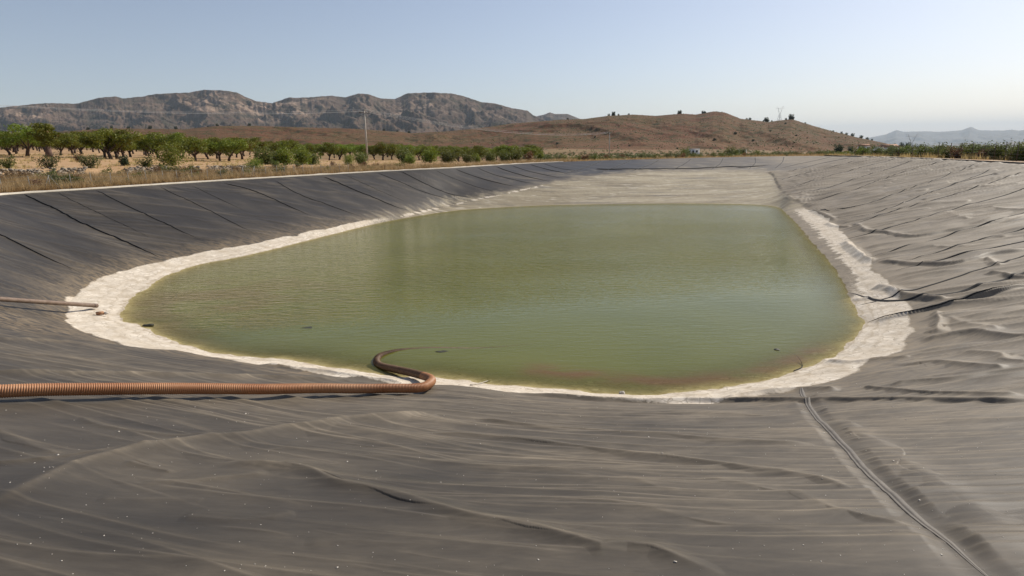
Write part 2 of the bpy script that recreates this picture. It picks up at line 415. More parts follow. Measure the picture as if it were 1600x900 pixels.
def m_leaf(name, a, b, dry=None, dryf=0.0):
    m = NT_(name); P = m.obj()
    rnd = m.node('ShaderNodeObjectInfo').outputs['Random']
    n = m.noise(P, 1.3, 3, 0.6); n2 = m.noise(P, 9.0, 2, 0.6)
    f = m.ramp(m.math('ADD', m.math('MULTIPLY', n, 0.6), m.math('MULTIPLY', n2, 0.4)), [(0.38, 0.0), (0.62, 1.0)])
    c = m.mix(f, a, b)
    hs = m.node('ShaderNodeHueSaturation'); m.l.new(c, hs.inputs['Color'])
    m.set(hs.inputs['Hue'], m.math('ADD', 0.48, m.math('MULTIPLY', rnd, 0.035)))
    m.set(hs.inputs['Value'], m.math('ADD', 0.8, m.math('MULTIPLY', rnd, 0.4)))
    c = hs.outputs[0]
    if dry:
        c = m.mix(m.ramp(m.noise(P, 0.9, 2, 0.5), [(0.62 - dryf, 0.0), (0.72 - dryf, 0.85)]), c, dry)
    m.fin(c, 0.6, None, 0.3)
    tl = m.node('ShaderNodeBsdfTranslucent'); m.l.new(c, tl.inputs[0])
    mx = m.node('ShaderNodeMixShader'); mx.inputs[0].default_value = 0.35
    m.l.new(m.b.outputs[0], mx.inputs[1]); m.l.new(tl.outputs[0], mx.inputs[2]); m.l.new(mx.outputs[0], m.out.inputs[0])
    return m.m
MAT['leaf_a'] = m_leaf('almond_leaves', (0.088, 0.112, 0.010), (0.200, 0.215, 0.026), (0.20, 0.11, 0.03), 0.02)
MAT['leaf_b'] = m_leaf('bright_leaves', (0.105, 0.145, 0.012), (0.230, 0.265, 0.034))
MAT['leaf_c'] = m_leaf('olive_shrub_leaves', (0.080, 0.105, 0.020), (0.165, 0.185, 0.042))
MAT['leaf_d'] = m_leaf('grey_green_leaves', (0.080, 0.098, 0.032), (0.14, 0.155, 0.055))
MAT['leaf_r'] = m_leaf('rusty_dry_leaves', (0.14, 0.075, 0.03), (0.24, 0.15, 0.07))
MAT['leaf_pine'] = m_leaf('dark_evergreen_leaves', (0.022, 0.034, 0.014), (0.045, 0.06, 0.022))
MAT['grass'] = m_leaf('dry_grass', (0.33, 0.235, 0.10), (0.52, 0.39, 0.19))

def m_ground():
    m = NT_('dry_ground'); P = m.coord()
    a = m.noise(m.scale(P, (0.05, 0.12, 0.1)), 1.0, 6, 0.6, 0.5)
    b = m.noise(P, 0.9, 7, 0.65)
    c = m.mix(m.ramp(a, [(0.35, 0.0), (0.65, 1.0)]), (0.41, 0.245, 0.130), (0.48, 0.325, 0.185))
    c = m.mix(m.ramp(b, [(0.45, 0.0), (0.75, 0.6)]), c, (0.24, 0.165, 0.085))
    far = m.attr('far')
    f1 = m.noise(m.scale(P, (0.012, 0.028, 0.02)), 1.0, 7, 0.6, 0.8)
    f2 = m.noise(m.scale(P, (0.05, 0.11, 0.08)), 1.0, 6, 0.65, 0.4)
    fc = m.mix(m.ramp(f1, [(0.40, 0.0), (0.60, 1.0)]), (0.225, 0.12, 0.068), (0.235, 0.17, 0.08))
    fc = m.mix(m.ramp(f2, [(0.48, 0.0), (0.62, 0.75)]), fc, (0.085, 0.085, 0.035))
    c = m.mix(far, c, fc)
    nr = m.bump(b, 0.6, 0.15)
    return m.fin(c, 0.95, nr, 0.1)
MAT['ground'] = m_ground()
def m_hill():
    m = NT_('brown_hill'); P = m.coord()
    a = m.noise(m.scale(P, (0.006, 0.006, 0.02)), 1.0, 7, 0.6, 0.6)
    b = m.noise(m.scale(P, (0.05, 0.05, 0.09)), 1.0, 7, 0.72)
    s = m.noise(m.scale(P, (0.02, 0.02, 0.22)), 1.0, 5, 0.65, 0.4)
    low = m.attr('low')
    c = m.mix(m.ramp(a, [(0.40, 0.0), (0.60, 1.0)]), (0.128, 0.052, 0.024), (0.124, 0.068, 0.028))
    c = m.mix(m.ramp(s, [(0.50, 0.0), (0.68, 0.5)]), c, (0.18, 0.105, 0.06))
    c = m.mix(m.ramp(b, [(0.47, 0.0), (0.59, 0.75)]), c, (0.052, 0.052, 0.018))
    c = m.mix(m.ramp(b, [(0.34, 0.15), (0.40, 0.0)]), c, (0.30, 0.22, 0.15))
    c = m.mix(m.math('MULTIPLY', low, m.ramp(a, [(0.42, 0.2), (0.6, 0.85)]), clamp=True), c, (0.26, 0.135, 0.075))
    nr = m.bump(b, 1.0, 3.0)
    return m.fin(c, 0.95, nr, 0.1)
MAT['hill'] = m_hill()
def m_mount():
    m = NT_('mountain_rock'); P = m.coord()
    a = m.noise(m.scale(P, (0.0016, 0.0016, 0.003)), 1.0, 8, 0.65, 0.5)
    b = m.noise(m.scale(P, (0.010, 0.010, 0.016)), 1.0, 7, 0.7)
    v = m.noise(m.scale(P, (0.011, 0.011, 0.0035)), 1.0, 6, 0.65, 0.3)
    rock = m.attr('rock')
    c = m.mix(m.ramp(a, [(0.40, 0.0), (0.60, 1.0)]), (0.062, 0.039, 0.028), (0.112, 0.072, 0.050))
    c = m.mix(m.ramp(b, [(0.46, 0.0), (0.60, 0.75)]), c, (0.036, 0.034, 0.018))
    c = m.mix(m.math('MULTIPLY', rock, m.ramp(v, [(0.47, 0.0), (0.60, 1.0)]), clamp=True), c, (0.27, 0.19, 0.135))
    nr = m.bump(b, 1.0, 14.0)
    return m.fin(c, 0.95, nr, 0.1)
MAT['mount'] = m_mount()
MAT['mount_far'] = m_simple('far_mountain', (0.10, 0.09, 0.08), (0.15, 0.13, 0.11), 0.0006, 0.95, 0.2, 50, objc=False)

# ================================================================== LINER
def dist_poly(x, y, P):
    """distance, side and arc fraction from points to a polyline"""
    best = np.full(x.shape, 1e9); side = np.zeros(x.shape); arc = np.zeros(x.shape)
    L = np.r_[0, np.cumsum(np.hypot(*np.diff(P[:, :2], axis=0).T))]
    for i in range(len(P) - 1):
        ax, ay = P[i, :2]; bx, by = P[i + 1, :2]; dx, dy = bx - ax, by - ay; l2 = dx * dx + dy * dy + 1e-12
        t = np.clip(((x - ax) * dx + (y - ay) * dy) / l2, 0, 1)
        ex = x - ax - t * dx; ey = y - ay - t * dy
        d = np.hypot(ex, ey); m = d < best
        best = np.where(m, d, best)
        side = np.where(m, np.sign(dx * ey - dy * ex), side)
        arc = np.where(m, (L[i] + t * math.sqrt(l2)) / L[-1], arc)
    return best, side, arc

# (pixel polyline of the crest, height, width towards camera, width beyond)
FOLDS = [
    ([(400, 570), (500, 583), (600, 598), (640, 603)], .13, .16, .4),
    ([(790, 614), (900, 624), (1012, 629), (1130, 629), (1300, 629), (1450, 631), (1700, 629)], .26, .20, .7),
    ([(-60, 588), (0, 587), (150, 589), (250, 590), (400, 593), (560, 597)], .13, .20, .5),
    ([(-60, 548), (0, 553), (100, 560), (230, 569), (330, 576), (400, 584), (600, 601)], .05, .06, .3),
    ([(-60, 528), (0, 532), (100, 538), (180, 548), (300, 552)], .10, .2, .5),
    ([(-60, 812), (0, 787), (75, 755), (150, 727), (240, 706), (300, 697), (410, 682), (490, 672), (550, 665), (650, 656), (700, 650)], .16, .30, .5),
    ([(310, 722), (450, 735), (525, 757), (640, 790), (725, 810), (800, 829), (900, 850), (930, 862), (1010, 865), (1075, 885), (1150, 910)], .11, .16, .4),
    ([(720, 655), (800, 665), (950, 680), (1100, 690), (1300, 700)], .10, .17, .4),
    ([(640, 678), (720, 684), (800, 693), (900, 707), (1050, 727), (1200, 744), (1300, 762), (1390, 775)], .12, .2, .5),
    ([(740, 735), (800, 738), (950, 753), (1080, 780)], .06, .12, .3),
    ([(1080, 750), (1225, 775), (1300, 802), (1450, 828)], .07, .13, .35),
    ([(900, 786), (940, 792), (1075, 815), (1225, 833), (1320, 850)], .05, .10, .3),
    ([(860, 640), (950, 645), (1100, 650), (1250, 656)], .08, .14, .4),
    ([(115, 652), (165, 670), (250, 683), (350, 691)], .05, .08, .25),
    ([(-20, 668), (0, 675), (50, 700), (90, 717)], .05, .09, .2),
    ([(-30, 726), (60, 722), (170, 712), (250, 706)], .04, .06, .2),
    ([(215, 752), (280, 757), (350, 750), (420, 742)], .035, .07, .2),
    ([(200, 725), (240, 733), (270, 741)], .03, .04, .15),
    ([(280, 808), (350, 812), (425, 810), (470, 800)], .03, .10, .25),
    ([(150, 780), (250, 778), (330, 785)], .02, .10, .25),
    ([(470, 855), (560, 845), (640, 850), (700, 858)], .025, .10, .25),
    ([(390, 708), (470, 705), (560, 712), (700, 722), (790, 730)], .04, .08, .25),
    # right hand side
    ([(1365, 447), (1390, 453), (1415, 463), (1440, 467), (1487, 474)], .40, .35, .7),
    ([(1487, 474), (1525, 469), (1600, 452), (1660, 440)], .28, .20, .7),
    ([(1355, 504), (1400, 496), (1450, 485), (1525, 470), (1610, 449)], .13, .10, .5),
    ([(1463, 487), (1466, 507), (1459, 526)], .28, .35, .30),
    ([(1432, 534), (1475, 528), (1525, 522), (1575, 529), (1640, 533)], .16, .2, .6),
    ([(1425, 574), (1450, 569), (1520, 575), (1570, 580)], .12, .18, .5),
    ([(1340, 607), (1365, 612), (1390, 615), (1425, 620), (1500, 623), (1620, 624)], .13, .14, .4),
    ([(1375, 606), (1475, 597), (1600, 581), (1660, 574)], .13, .18, .5),
    ([(1500, 552), (1550, 556), (1575, 568), (1620, 572)], .12, .2, .5),
    ([(1475, 497), (1520, 510), (1560, 520)], .08, .2, .5),
    ([(1290, 349), (1305, 354), (1330, 355)], .25, .35, .6),
    ([(1332, 348), (1343, 355), (1355, 362), (1385, 365), (1425, 371), (1475, 363), (1550, 349), (1620, 330)], .35, .35, .9),
    ([(1317, 378), (1335, 392), (1362, 411)], .42, .42, .6),
    ([(1370, 408), (1412, 413), (1450, 414), (1500, 412), (1550, 399), (1620, 388)], .36, .34, .9),
    ([(1267, 328), (1285, 335), (1307, 345)], .35, .5, .8),
    ([(1255, 317), (1262, 320), (1280, 321)], .22, .4, .8),
    ([(1230, 307), (1240, 312), (1250, 315)], .25, .5, .8),
    ([(1240, 301), (1255, 305), (1262, 303)], .2, .5, .8),
    ([(1545, 427), (1570, 432), (1620, 436)], .30, .3, .6),
    ([(1537, 405), (1550, 412), (1562, 418)], .25, .3, .6),
    ([(1475, 333), (1500, 341), (1520, 343)], .22, .4, .8),
    ([(1440, 386), (1480, 388), (1530, 386)], .12, .3, .8),
    ([(1500, 296), (1550, 292), (1600, 288)], .15, .4, 1.2),
    ([(1420, 300), (1450, 297)], .12, .4, 1.0),
    ([(1370, 286), (1400, 283)], .15, .5, 1.2),
    ([(1440, 323), (1480, 318), (1520, 314)], .12, .4, 1.2),
    ([(1540, 325), (1580, 330), (1640, 330)], .16, .4, 1.0),
    ([(1310, 315), (1340, 312), (1400, 305)], .10, .4, 1.2),
    ([(1560, 375), (1590, 368), (1640, 362)], .14, .3, .9),
    ([(1320, 470), (1360, 466), (1390, 452)], .08, .12, .4),
    ([(1288, 565), (1340, 566), (1380, 562), (1430, 560)], .10, .12, .3),
    ([(1130, 628), (1180, 618), (1250, 612), (1320, 610)], .14, .2, .5),
    # bulge beside the foreground seam
    ([(1300, 655), (1345, 683), (1400, 718), (1470, 765), (1540, 812), (1620, 858)], .075, .51, .30),
]
FM = None
def fold_disp(x, y, dz):
    global FM
    FM = np.zeros_like(x)
    for pl, h, w1, w2 in FOLDS:
        P = path_basin(pl, 0.25)
        x0, x1 = P[:, 0].min() - 3, P[:, 0].max() + 3; y0, y1 = P[:, 1].min() - 3, P[:, 1].max() + 3
        m = (x > x0) & (x < x1) & (y > y0) & (y < y1)
        if not m.any(): continue
        xs, ys = x[m], y[m]
        d, s, a = dist_poly(xs + 0.06 * noise(xs * 1.5, ys * 1.5, 3), ys + 0.08 * noise(xs * 1.2, ys * 1.2, 4), P)
        # beyond the crest = farther from the camera
        i = np.clip((a * (len(P) - 1)).astype(int), 0, len(P) - 1)
        rp_ = np.interp(a, np.linspace(0, 1, len(P)), np.hypot(P[:, 0], P[:, 1]))
        sgn = np.sign(np.hypot(xs, ys) - rp_)
        sd_ = d * np.where(d < .02, 1, 1)
        big = h > .19; soft = w1 > .5
        hh_ = h * (.50 if big else 1.0)
        wv = 1 + 0.2 * noise(xs * 0.4, ys * 0.4, 9)
        dn = np.maximum(np.sqrt(d * d + .0006) - .0244, 0)
        near = sgn < 0
        if big: pr = np.where(near, np.clip(1 - dn / (w1 * .8 * wv), 0, 1) ** 1.2, np.exp(-(dn / (w2 * .42 * wv)) ** 1.2 * 1.4))
        else: pr = np.where(near, np.exp(-dn / (w1 * .9 * wv)), np.exp(-dn / (w2 * .6 * wv)))
        if soft: pr = np.exp(-(d / np.where(near, w1, w2)) ** 2 * 2)
        env = np.clip(a / 0.12, 0, 1) * np.clip((1 - a) / 0.12, 0, 1); env = env * env * (3 - 2 * env)
        env = env * (0.92 + 0.15 * noise(a * 3, np.full_like(a, h * 77), 5))
        dz[m] = dz[m] + hh_ * pr * env
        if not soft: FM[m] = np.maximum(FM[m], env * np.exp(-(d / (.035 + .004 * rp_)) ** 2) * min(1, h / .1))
    return dz

print('building liner')
AZ0 = R(43.5)
az = np.concatenate([np.linspace(-math.pi, -R(75), 40, endpoint=False), np.linspace(-R(75), -AZ0, 120, endpoint=False),
                     np.linspace(-AZ0, AZ0, 1400, endpoint=False), np.linspace(AZ0, R(75), 120, endpoint=False), np.linspace(R(75), math.pi, 40, endpoint=False)])
NR = 1260
rr = rim_r(az)
v = np.linspace(0, 1, NR)
r0 = 1.0
rad = r0 * (rr[:, None] / r0) ** v[None, :]
_abs = np.concatenate([np.geomspace(r0, 3.0, 60, endpoint=False), np.geomspace(3.0, 17.5, 780, endpoint=False)])
_tl = np.linspace(0, 1, NR - len(_abs))
for _k in range(len(az)):
    if rr[_k] > 24: rad[_k, :len(_abs)] = _abs; rad[_k, len(_abs):] = 17.5 * (rr[_k] / 17.5) ** _tl
rad = np.where(rr[:, None] > r0 * 1.2, rad, r0 * 0.5 + (rr[:, None] - r0 * .5) * v[None, :])
X = rad * np.sin(az)[:, None]; Y = rad * np.cos(az)[:, None]
X = X.ravel(); Y = Y.ravel()
bz, T, S, Q, dT, dW, dR = basin(X, Y)
def micro(X, Y, T, dT, dW, dR):
    """wrinkles of the sheet: world-space, by region"""
    dz = np.zeros_like(X); cm = np.zeros_like(X)
    on = sstep(-0.3, 1.0, dT) * sstep(0.0, 0.6, dR)
    D = np.hypot(X, Y)
    right = sstep(7, 15, X - 0.15 * (Y - 14)) * sstep(4, 12, Y + 4)
    left = sstep(-4, -14, X + 0.1 * Y) * sstep(9, 16, Y)
    far = sstep(70, 80, Y)
    fore = np.clip(1 - right - left - far, 0, 1)
    # foreground: long sharp crests running across
    a = R(-11); ux = X * math.cos(a) - Y * math.sin(a) * -1; uy = X * math.sin(-a) + Y * math.cos(a)
    ux = X * math.cos(a) + Y * math.sin(a); uy = -X * math.sin(a) + Y * math.cos(a)
    wx = ux + 0.5 * noise(X * .35, Y * .35, 11); wy = uy + 0.30 * noise(X * .22, Y * .35, 12) + .10 * noise(X * .8, Y * .9, 13)
    def crests(u, v_, fx, fy, seed, sharp):
        n = noise(u * fx, v_ * fy, seed); return np.clip(1 - np.sqrt(n * n + .0006) * sharp, 0, 1) ** 2.0
    am = sstep(-.3, .3, noise(X * .22, Y * .3, 15)); am2 = sstep(-.25, .35, noise(X * .3 + 4, Y * .45, 16))
    lowamp = 0.30 + 0.70 * sstep(4.0, 8.0, Y + 0.35 * X)     # the nearest part is smoother
    DS, _, _ = dist_poly(X, Y, SEAMP); calm = sstep(.04, .45, DS)
    f = (0.025 * noise(X * .35, Y * .55, 23) + 0.008 * noise(X * .7, Y * 1.1, 24)) * (.15 + .85 * calm)
    dz += fore * f
    # right slope: dense crumpled ripples
    a = R(-12); u = X * math.cos(a) - Y * math.sin(a); w = X * math.sin(a) + Y * math.cos(a)
    w = w + 0.35 * noise(X * .25, Y * .4, 31)
    rf = 0.03 * noise(X * .3, Y * .6, 34) + 0.012 * noise(X * .7, Y * 1.3, 36)
    dz += right * rf
    # left slope: fine nearly level wrinkles in a taut sheet
    a = R(42); u = X * math.cos(a) + Y * math.sin(a); w = -X * math.sin(a) + Y * math.cos(a)
    lf = 0.03 * noise(X * .25, Y * .3, 46)
    dz += left * lf
    dz += far * (0.03 * noise(X * .4, Y * .6, 51))
    dz *= on
    # salt crust and dried bed
    bed = 1 - sstep(-0.3, 0.3, dT)
    shore = np.exp(-(np.maximum(dW, 0)) / .5) 
    dz += bed * (0.03 * fbm(X * 1.6, Y * 1.6, 61, 4) * sstep(0.0, .5, dW) + 0.015 * fbm(X * .5, Y * 1.1, 62, 3)) 
    return dz, cm * on
def wrinkles():
    """explicit creases in the sheet: tapered, gently curved, each its own length and height"""
    W = np.zeros((len(az), NR)); C_ = np.zeros((len(az), NR)); X2 = X.reshape(W.shape); Y2 = Y.reshape(W.shape)
    r_ = np.random.default_rng(99)
    def one(cx, cy, ang, L, h, wn, wf, cstr, wav):
        c, s_ = math.cos(ang), math.sin(ang); uu = np.linspace(-L / 2, L / 2, 9)
        bend = r_.normal() * .035; ph = r_.uniform(0, 6.28); k = 2 * math.pi / (L * r_.uniform(.5, 1.1) + .6)
        def vv(u): return bend * u * u / max(L, 1) * 2 + wav * np.sin(k * u + ph)
        px_ = cx + c * uu - s_ * vv(uu); py_ = cy + s_ * uu + c * vv(uu)
        aa = np.arctan2(px_, py_); rw = np.hypot(px_, py_); m = max(wn, wf) * 3.2
        a0, a1 = aa.min() - m / rw.min(), aa.max() + m / rw.min()
        i0, i1 = np.searchsorted(az, a0), np.searchsorted(az, a1)
        if i1 <= i0: return
        jm = rad[(i0 + i1) // 2]
        j0 = max(0, np.searchsorted(jm, rw.min() - m) - 12); j1 = min(NR, np.searchsorted(jm, rw.max() + m) + 12)
        xs = X2[i0:i1, j0:j1]; ys = Y2[i0:i1, j0:j1]
        u = (xs - cx) * c + (ys - cy) * s_; v_ = -(xs - cx) * s_ + (ys - cy) * c
        d = v_ - vv(u); e = np.clip(1 - (2 * u / L) ** 2, 0, 1) ** 1.2
        near = d < 0 if (-s_ * cx + c * cy) > 0 else d > 0
        ad = np.sqrt(d * d + .00015) - .0122
        rg = h * e * np.where(near, np.exp(-(ad / wn)), np.exp(-(ad / wf) ** 1.2)); Wc = W[i0:i1, j0:j1]
        W[i0:i1, j0:j1] = np.maximum(Wc, rg) + .10 * np.minimum(Wc, rg)
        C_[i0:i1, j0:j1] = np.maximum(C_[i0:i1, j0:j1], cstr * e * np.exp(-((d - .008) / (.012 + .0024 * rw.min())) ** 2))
    # near sheet
    for i in range(850):
        y = r_.uniform(3.2, 15.5); x = r_.uniform(-.85 * y - 1, .85 * y + 1)
        if x > 9: continue
        smooth = y + .45 * x
        if smooth < 6.5 and r_.random() < .72: continue
        big = r_.random() < .36
        L = r_.uniform(3.0, 9.0) if big else r_.uniform(.7, 3.4)
        h = r_.uniform(.040, .090) if big else r_.uniform(.011, .026)
        if smooth < 6.5: h *= .6
        ang = R(-13) + .28 * float(noise(np.array([x * .15]), np.array([y * .2]), 66)[0]) + r_.normal() * (.02 if big else .05)
        w = h * r_.uniform(1.5, 2.3)
        one(x, y, ang, L, h, w * (2.0 if big else 1.5), w * 1.0, (r_.uniform(.5, 1.0) if big else r_.uniform(.1, .5)) * (1 if smooth > 6.5 else .5), r_.uniform(.0, .05) * L / 3)
    # right hand bank
    for i in range(1500):
        y = 10 + 75 * r_.random() ** 1.5; x = r_.uniform(.22 * y + 7, 47)
        L = r_.uniform(1.2, 5.0) * (1 + y / 60); h = r_.uniform(.03, .125) * (1 + y / 80); w = h * r_.uniform(1.5, 2.3)
        ang = R(-14) + .35 * float(noise(np.array([x * .1]), np.array([y * .12]), 67)[0]) + r_.normal() * .10
        one(x, y, ang, L, h, w, w * 1.2, r_.uniform(.0, .5), r_.uniform(.02, .10))
    # left bank
    for i in range(700):
        y = 13 + 62 * r_.random(); x = r_.uniform(-32, -13 + .15 * (y - 20))
        L = r_.uniform(1.5, 7.0); h = r_.uniform(.028, .07); w = h * r_.uniform(1.8, 2.6) + .03
        ang = R(28) + .5 * float(noise(np.array([x * .08]), np.array([y * .08]), 68)[0]) + r_.normal() * .16
        one(x, y, ang, L, h, w, w, r_.uniform(.1, .7) ** 1.5, r_.uniform(.02, .12))
    on = sstep(0.0, 1.0, dT) * sstep(0.0, 0.6, dR) * (.25 + .75 * sstep(.05, .25, dist_poly(X, Y, SEAMP)[0]))
    return W.ravel() * on, C_.ravel() * on
# shoreline jitter is baked into the bed height
fs = [(1250, 610), (1270, 645), (1300, 680), (1325, 705), (1350, 735), (1390, 772), (1425, 805), (1475, 845), (1540, 900), (1600, 945)]
SEAMP = path_basin(fs, .3)
dz, cm = micro(X, Y, T, dT, dW, dR)
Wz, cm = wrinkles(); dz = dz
fd = fold_disp(X, Y, np.zeros_like(X)) * sstep(-.05, .25, dW) * sstep(0.0, 0.5, dR)
fd = np.maximum(fd, Wz) + .25 * np.minimum(fd, Wz)
shore_j = (0.05 * fbm(X * .9, Y * .9, 71, 4)) * np.exp(-(dW / 1.0) ** 2) * (Y < 55) + 0.02 * fbm(X * .4, Y * .4, 72, 3) * np.exp(-(dW / 2.0) ** 2) * (Y >= 55)
Zl = bz + dz + fd + shore_j
# attributes ------------------------------------------------------
nA = fbm(X * .25, Y * .5, 81, 4); nB = fbm(X * .8, Y * 1.6, 82, 4)
right = sstep(4, 18, X - 0.1 * (Y - 14))
left = sstep(2, -10, X - 0.05 * Y) * sstep(10, 18, Y)
farw = sstep(62, 80, Y)
dust_highlight = 0.52 + 0.80 * right - 0.44 * left - 0.15 * farw * (1 - right) + 0.3 * nA
dust_highlight -= 0.75 * sstep(83, 89, Y + 1.5 * nB) * sstep(44, 37, X)
dust_highlight -= 0.30 * (1 - sstep(3.5, 10.5, Y + 0.45 * X))      # darker towards the camera
dust_highlight += 0.35 * np.exp(-np.maximum(dT, 0) / 1.0) * (1 - right * .3)
dust_highlight += np.clip(dz * 2, -.1, .1) + .55 * np.clip(cm, 0, 1) + .30 * FM * (X < 12)  # bright highlights along wrinkle and fold crests painted into the sheet colour
dust_highlight = np.clip(dust_highlight, 0.05, 1.3)
band = np.maximum(dT, 0)
ringw = sstep(0.22, -0.22, dT + 0.45 * fbm(X * .5, Y * .5, 83, 3))             # white band lies between water and toe
isfar = sstep(54, 66, Y + 0.25 * np.abs(X - 8)) 
inner = 1.0 - 0.35 * sstep(.3, 0, dW)
crust = ringw * (1 - isfar) * inner
rightband = sstep(10, 16, X) * (Y > 24)
crust = crust * (1 - 0.7 * rightband * sstep(.55, .3, (dW / (dW - dT + 1e-6)) + .35 * nB))
crust = np.maximum(crust, 0.75 * np.exp(-((dT + .5) / .5) ** 2) * isfar * (X < 4) * sstep(.2, -.1, nB * .6))
sand = sstep(1.5, -1.5, dT + 3.0 * nB + 1.2 * nA) * isfar
sand = np.maximum(sand, 0.75 * sstep(7.5, 1.0, dT + 6 * nB) * sstep(74, 82, Y) * sstep(-.15, .25, nA))
mud = np.exp(-(np.maximum(dT, 0) / 1.1) ** 1.5) * (dT > -.3) * (1 - isfar) * (X < -5) * .65
mud = np.maximum(mud, 0.8 * np.exp(-((X + 15.5) / 4) ** 2 - ((Y - 17.5) / 3.0) ** 2) * (dT > -.2))
mud = np.maximum(mud, 0.35 * np.exp(-(np.maximum(dT, 0) / 1.2)) * (X > 5) * (dT > -.3))
silt = sstep(.05, -.15, dW) * .85
tide = np.clip(dW / np.maximum(dW - dT, .2), 0, 1)
nu = len(az)
Fl = grid_faces(nu, NR, wrap=True)
cen = np.arange(nu) * NR
V = np.stack([X, Y, Zl], 1)
# faces -> liner or bed
fmean = dT[Fl].mean(1)
def sub(name, mask):
    f = Fl[mask]; idx = np.unique(f); remap = np.full(len(V), -1, np.int64); remap[idx] = np.arange(len(idx))
    return mesh_np(name, V[idx], remap[f], MAT['liner'], smooth=True, attrs=dict(dust_highlight=dust_highlight[idx], crust=crust[idx], sand=sand[idx], mud=mud[idx], silt=silt[idx], tide=tide[idx]))
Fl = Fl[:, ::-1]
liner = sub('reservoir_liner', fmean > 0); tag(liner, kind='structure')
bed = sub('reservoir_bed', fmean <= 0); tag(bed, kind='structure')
# plug under the camera
c = MB()
ring = V[cen]
mesh_np('liner_apron', np.vstack([ring, [[0, 0, float(basin(0., 0.)[0])]]]), np.array([[i, (i + 1) % nu, nu] for i in range(nu)])[:, ::-1], MAT['liner'], liner,
        attrs=dict(dust_highlight=np.full(nu + 1, .5), crust=np.zeros(nu + 1), sand=np.zeros(nu + 1), mud=np.zeros(nu + 1)))

from bisect import bisect
Zg = Zl.reshape(nu, NR)
def liner_z(x, y):
    a = math.atan2(x, y); r = math.hypot(x, y)
    i = min(max(bisect(az, a) - 1, 0), nu - 2); fa = (a - az[i]) / (az[i + 1] - az[i])
    def col(k):
        return float(np.interp(r, rad[k], Zg[k]))
    return col(i) * (1 - fa) + col(i + 1) * fa

# ================================================================== WATER
print('water')
wa = TH[::4]; wrad = np.linspace(0, 1, 120) ** 0.6
Rw2 = fth(R_wat, wa) + 0.75
Xw = CX + np.cos(wa)[:, None] * Rw2[:, None] * wrad; Yw = CY + np.sin(wa)[:, None] * Rw2[:, None] * wrad
Xw, Yw = Xw.ravel(), Yw.ravel()
bw, _, _, qw, dTw, dWw, _ = basin(Xw, Yw)
sj = 0.05 * fbm(Xw * .9, Yw * .9, 71, 4) * np.exp(-(dWw / 1.0) ** 2) * (Yw < 55) + 0.02 * fbm(Xw * .4, Yw * .4, 72, 3) * np.exp(-(dWw / 2.0) ** 2) * (Yw >= 55)
depm = np.maximum(WZ - bw - sj, 0)
depth = 1 - np.exp(-depm * 7.0); depth = np.clip(depth, 0, .91)
ripple = 0.07 + 0.93 * sstep(21, 31, Yw + 0.35 * np.abs(Xw + 3) * 0 - 0.25 * Xw) * (1 - .5 * sstep(8, 20, Xw - .15 * Yw)) 
ripple *= 1 - .6 * sstep(40, 62, Yw)
ripple *= 0.75 + .5 * fbm(Xw * .1, Yw * .15, 91, 3)
murk = 1.0 * np.exp(-((Xw + 13) / 5) ** 2 - ((Yw - 25) / 5.5) ** 2) * sstep(-.1, .35, fbm(Xw * .3, Yw * .5, 92, 3) + .15)
weedP = np.array([at_z(x, y, WZ)[:2] for x, y in [(840, 578), (900, 584), (960, 592), (1010, 597), (1060, 597), (1120, 592), (1180, 587), (1230, 570), (1290, 545)]])
dwd, _, _ = dist_poly(Xw, Yw, weedP)
weed = 0.85 * np.exp(-(dwd / .45) ** 2) * sstep(-.4, .3, fbm(Xw * .7, Yw * 1.6, 93, 3) + .1)
shal = np.exp(-depm / .35)
murk = np.clip(murk + 0.3 * shal, 0, 1)
water = mesh_np('water', np.stack([Xw, Yw, np.full_like(Xw, WZ)], 1), grid_faces(len(wa), 120, wrap=True), MAT['water'], smooth=True,
                attrs=dict(depth=depth, ripple=ripple, weed=weed, murk=murk))
tag(water, kind='structure')

# ================================================================== GROUND OUTSIDE
print('ground')
gx = np.array([-700, 0, 400, 560, 800, 1100, 1300, 1500, 2300], float)
gs = np.array([0, 1.0, 3, 8, 13.5, 15, 30, 60, 120, 300, 800, 2000, 6000, 40000], float)
gz = np.array([
    [0, -.02, -.35, .05, .30, 1.15, 1.8, 2.7, 3.6, 6, 14, 20, 20, -100],
    [0, -.02, -.35, .05, .30, 1.15, 1.8, 2.7, 3.6, 6, 14, 20, 20, -100],
    [0, -.02, -.30, -.05, .15, .80, .85, 1.2, 1.9, 4, 10, 16, 16, -100],
    [0, -.02, -.30, -.12, -.05, .15, .25, .45, .8, 1.6, 6, 12, 10, -200],
    [0, -.02, -.30, -.32, -.40, -.42, -.5, -.7, -.9, -.8, 2, 8, 0, -300],
    [0, -.02, -.30, -.40, -.50, -.55, -.9, -1.3, -1.9, -2.8, -3, 0, -40, -500],
    [0, -.02, -.05, -.30, -.50, -.55, -.9, -1.5, -2.3, -4.2, -8, -20, -85, -600],
    [0, .0, .05, .00, -.15, -.2, -.6, -1.3, -2.4, -5.2, -14, -34, -105, -650],
    [0, .0, .05, .00, -.15, -.2, -.6, -1.3, -2.4, -5.2, -14, -34, -105, -650]])
gaz = np.array([az_of(min(max(x, -3000), 4500)) for x in gx])
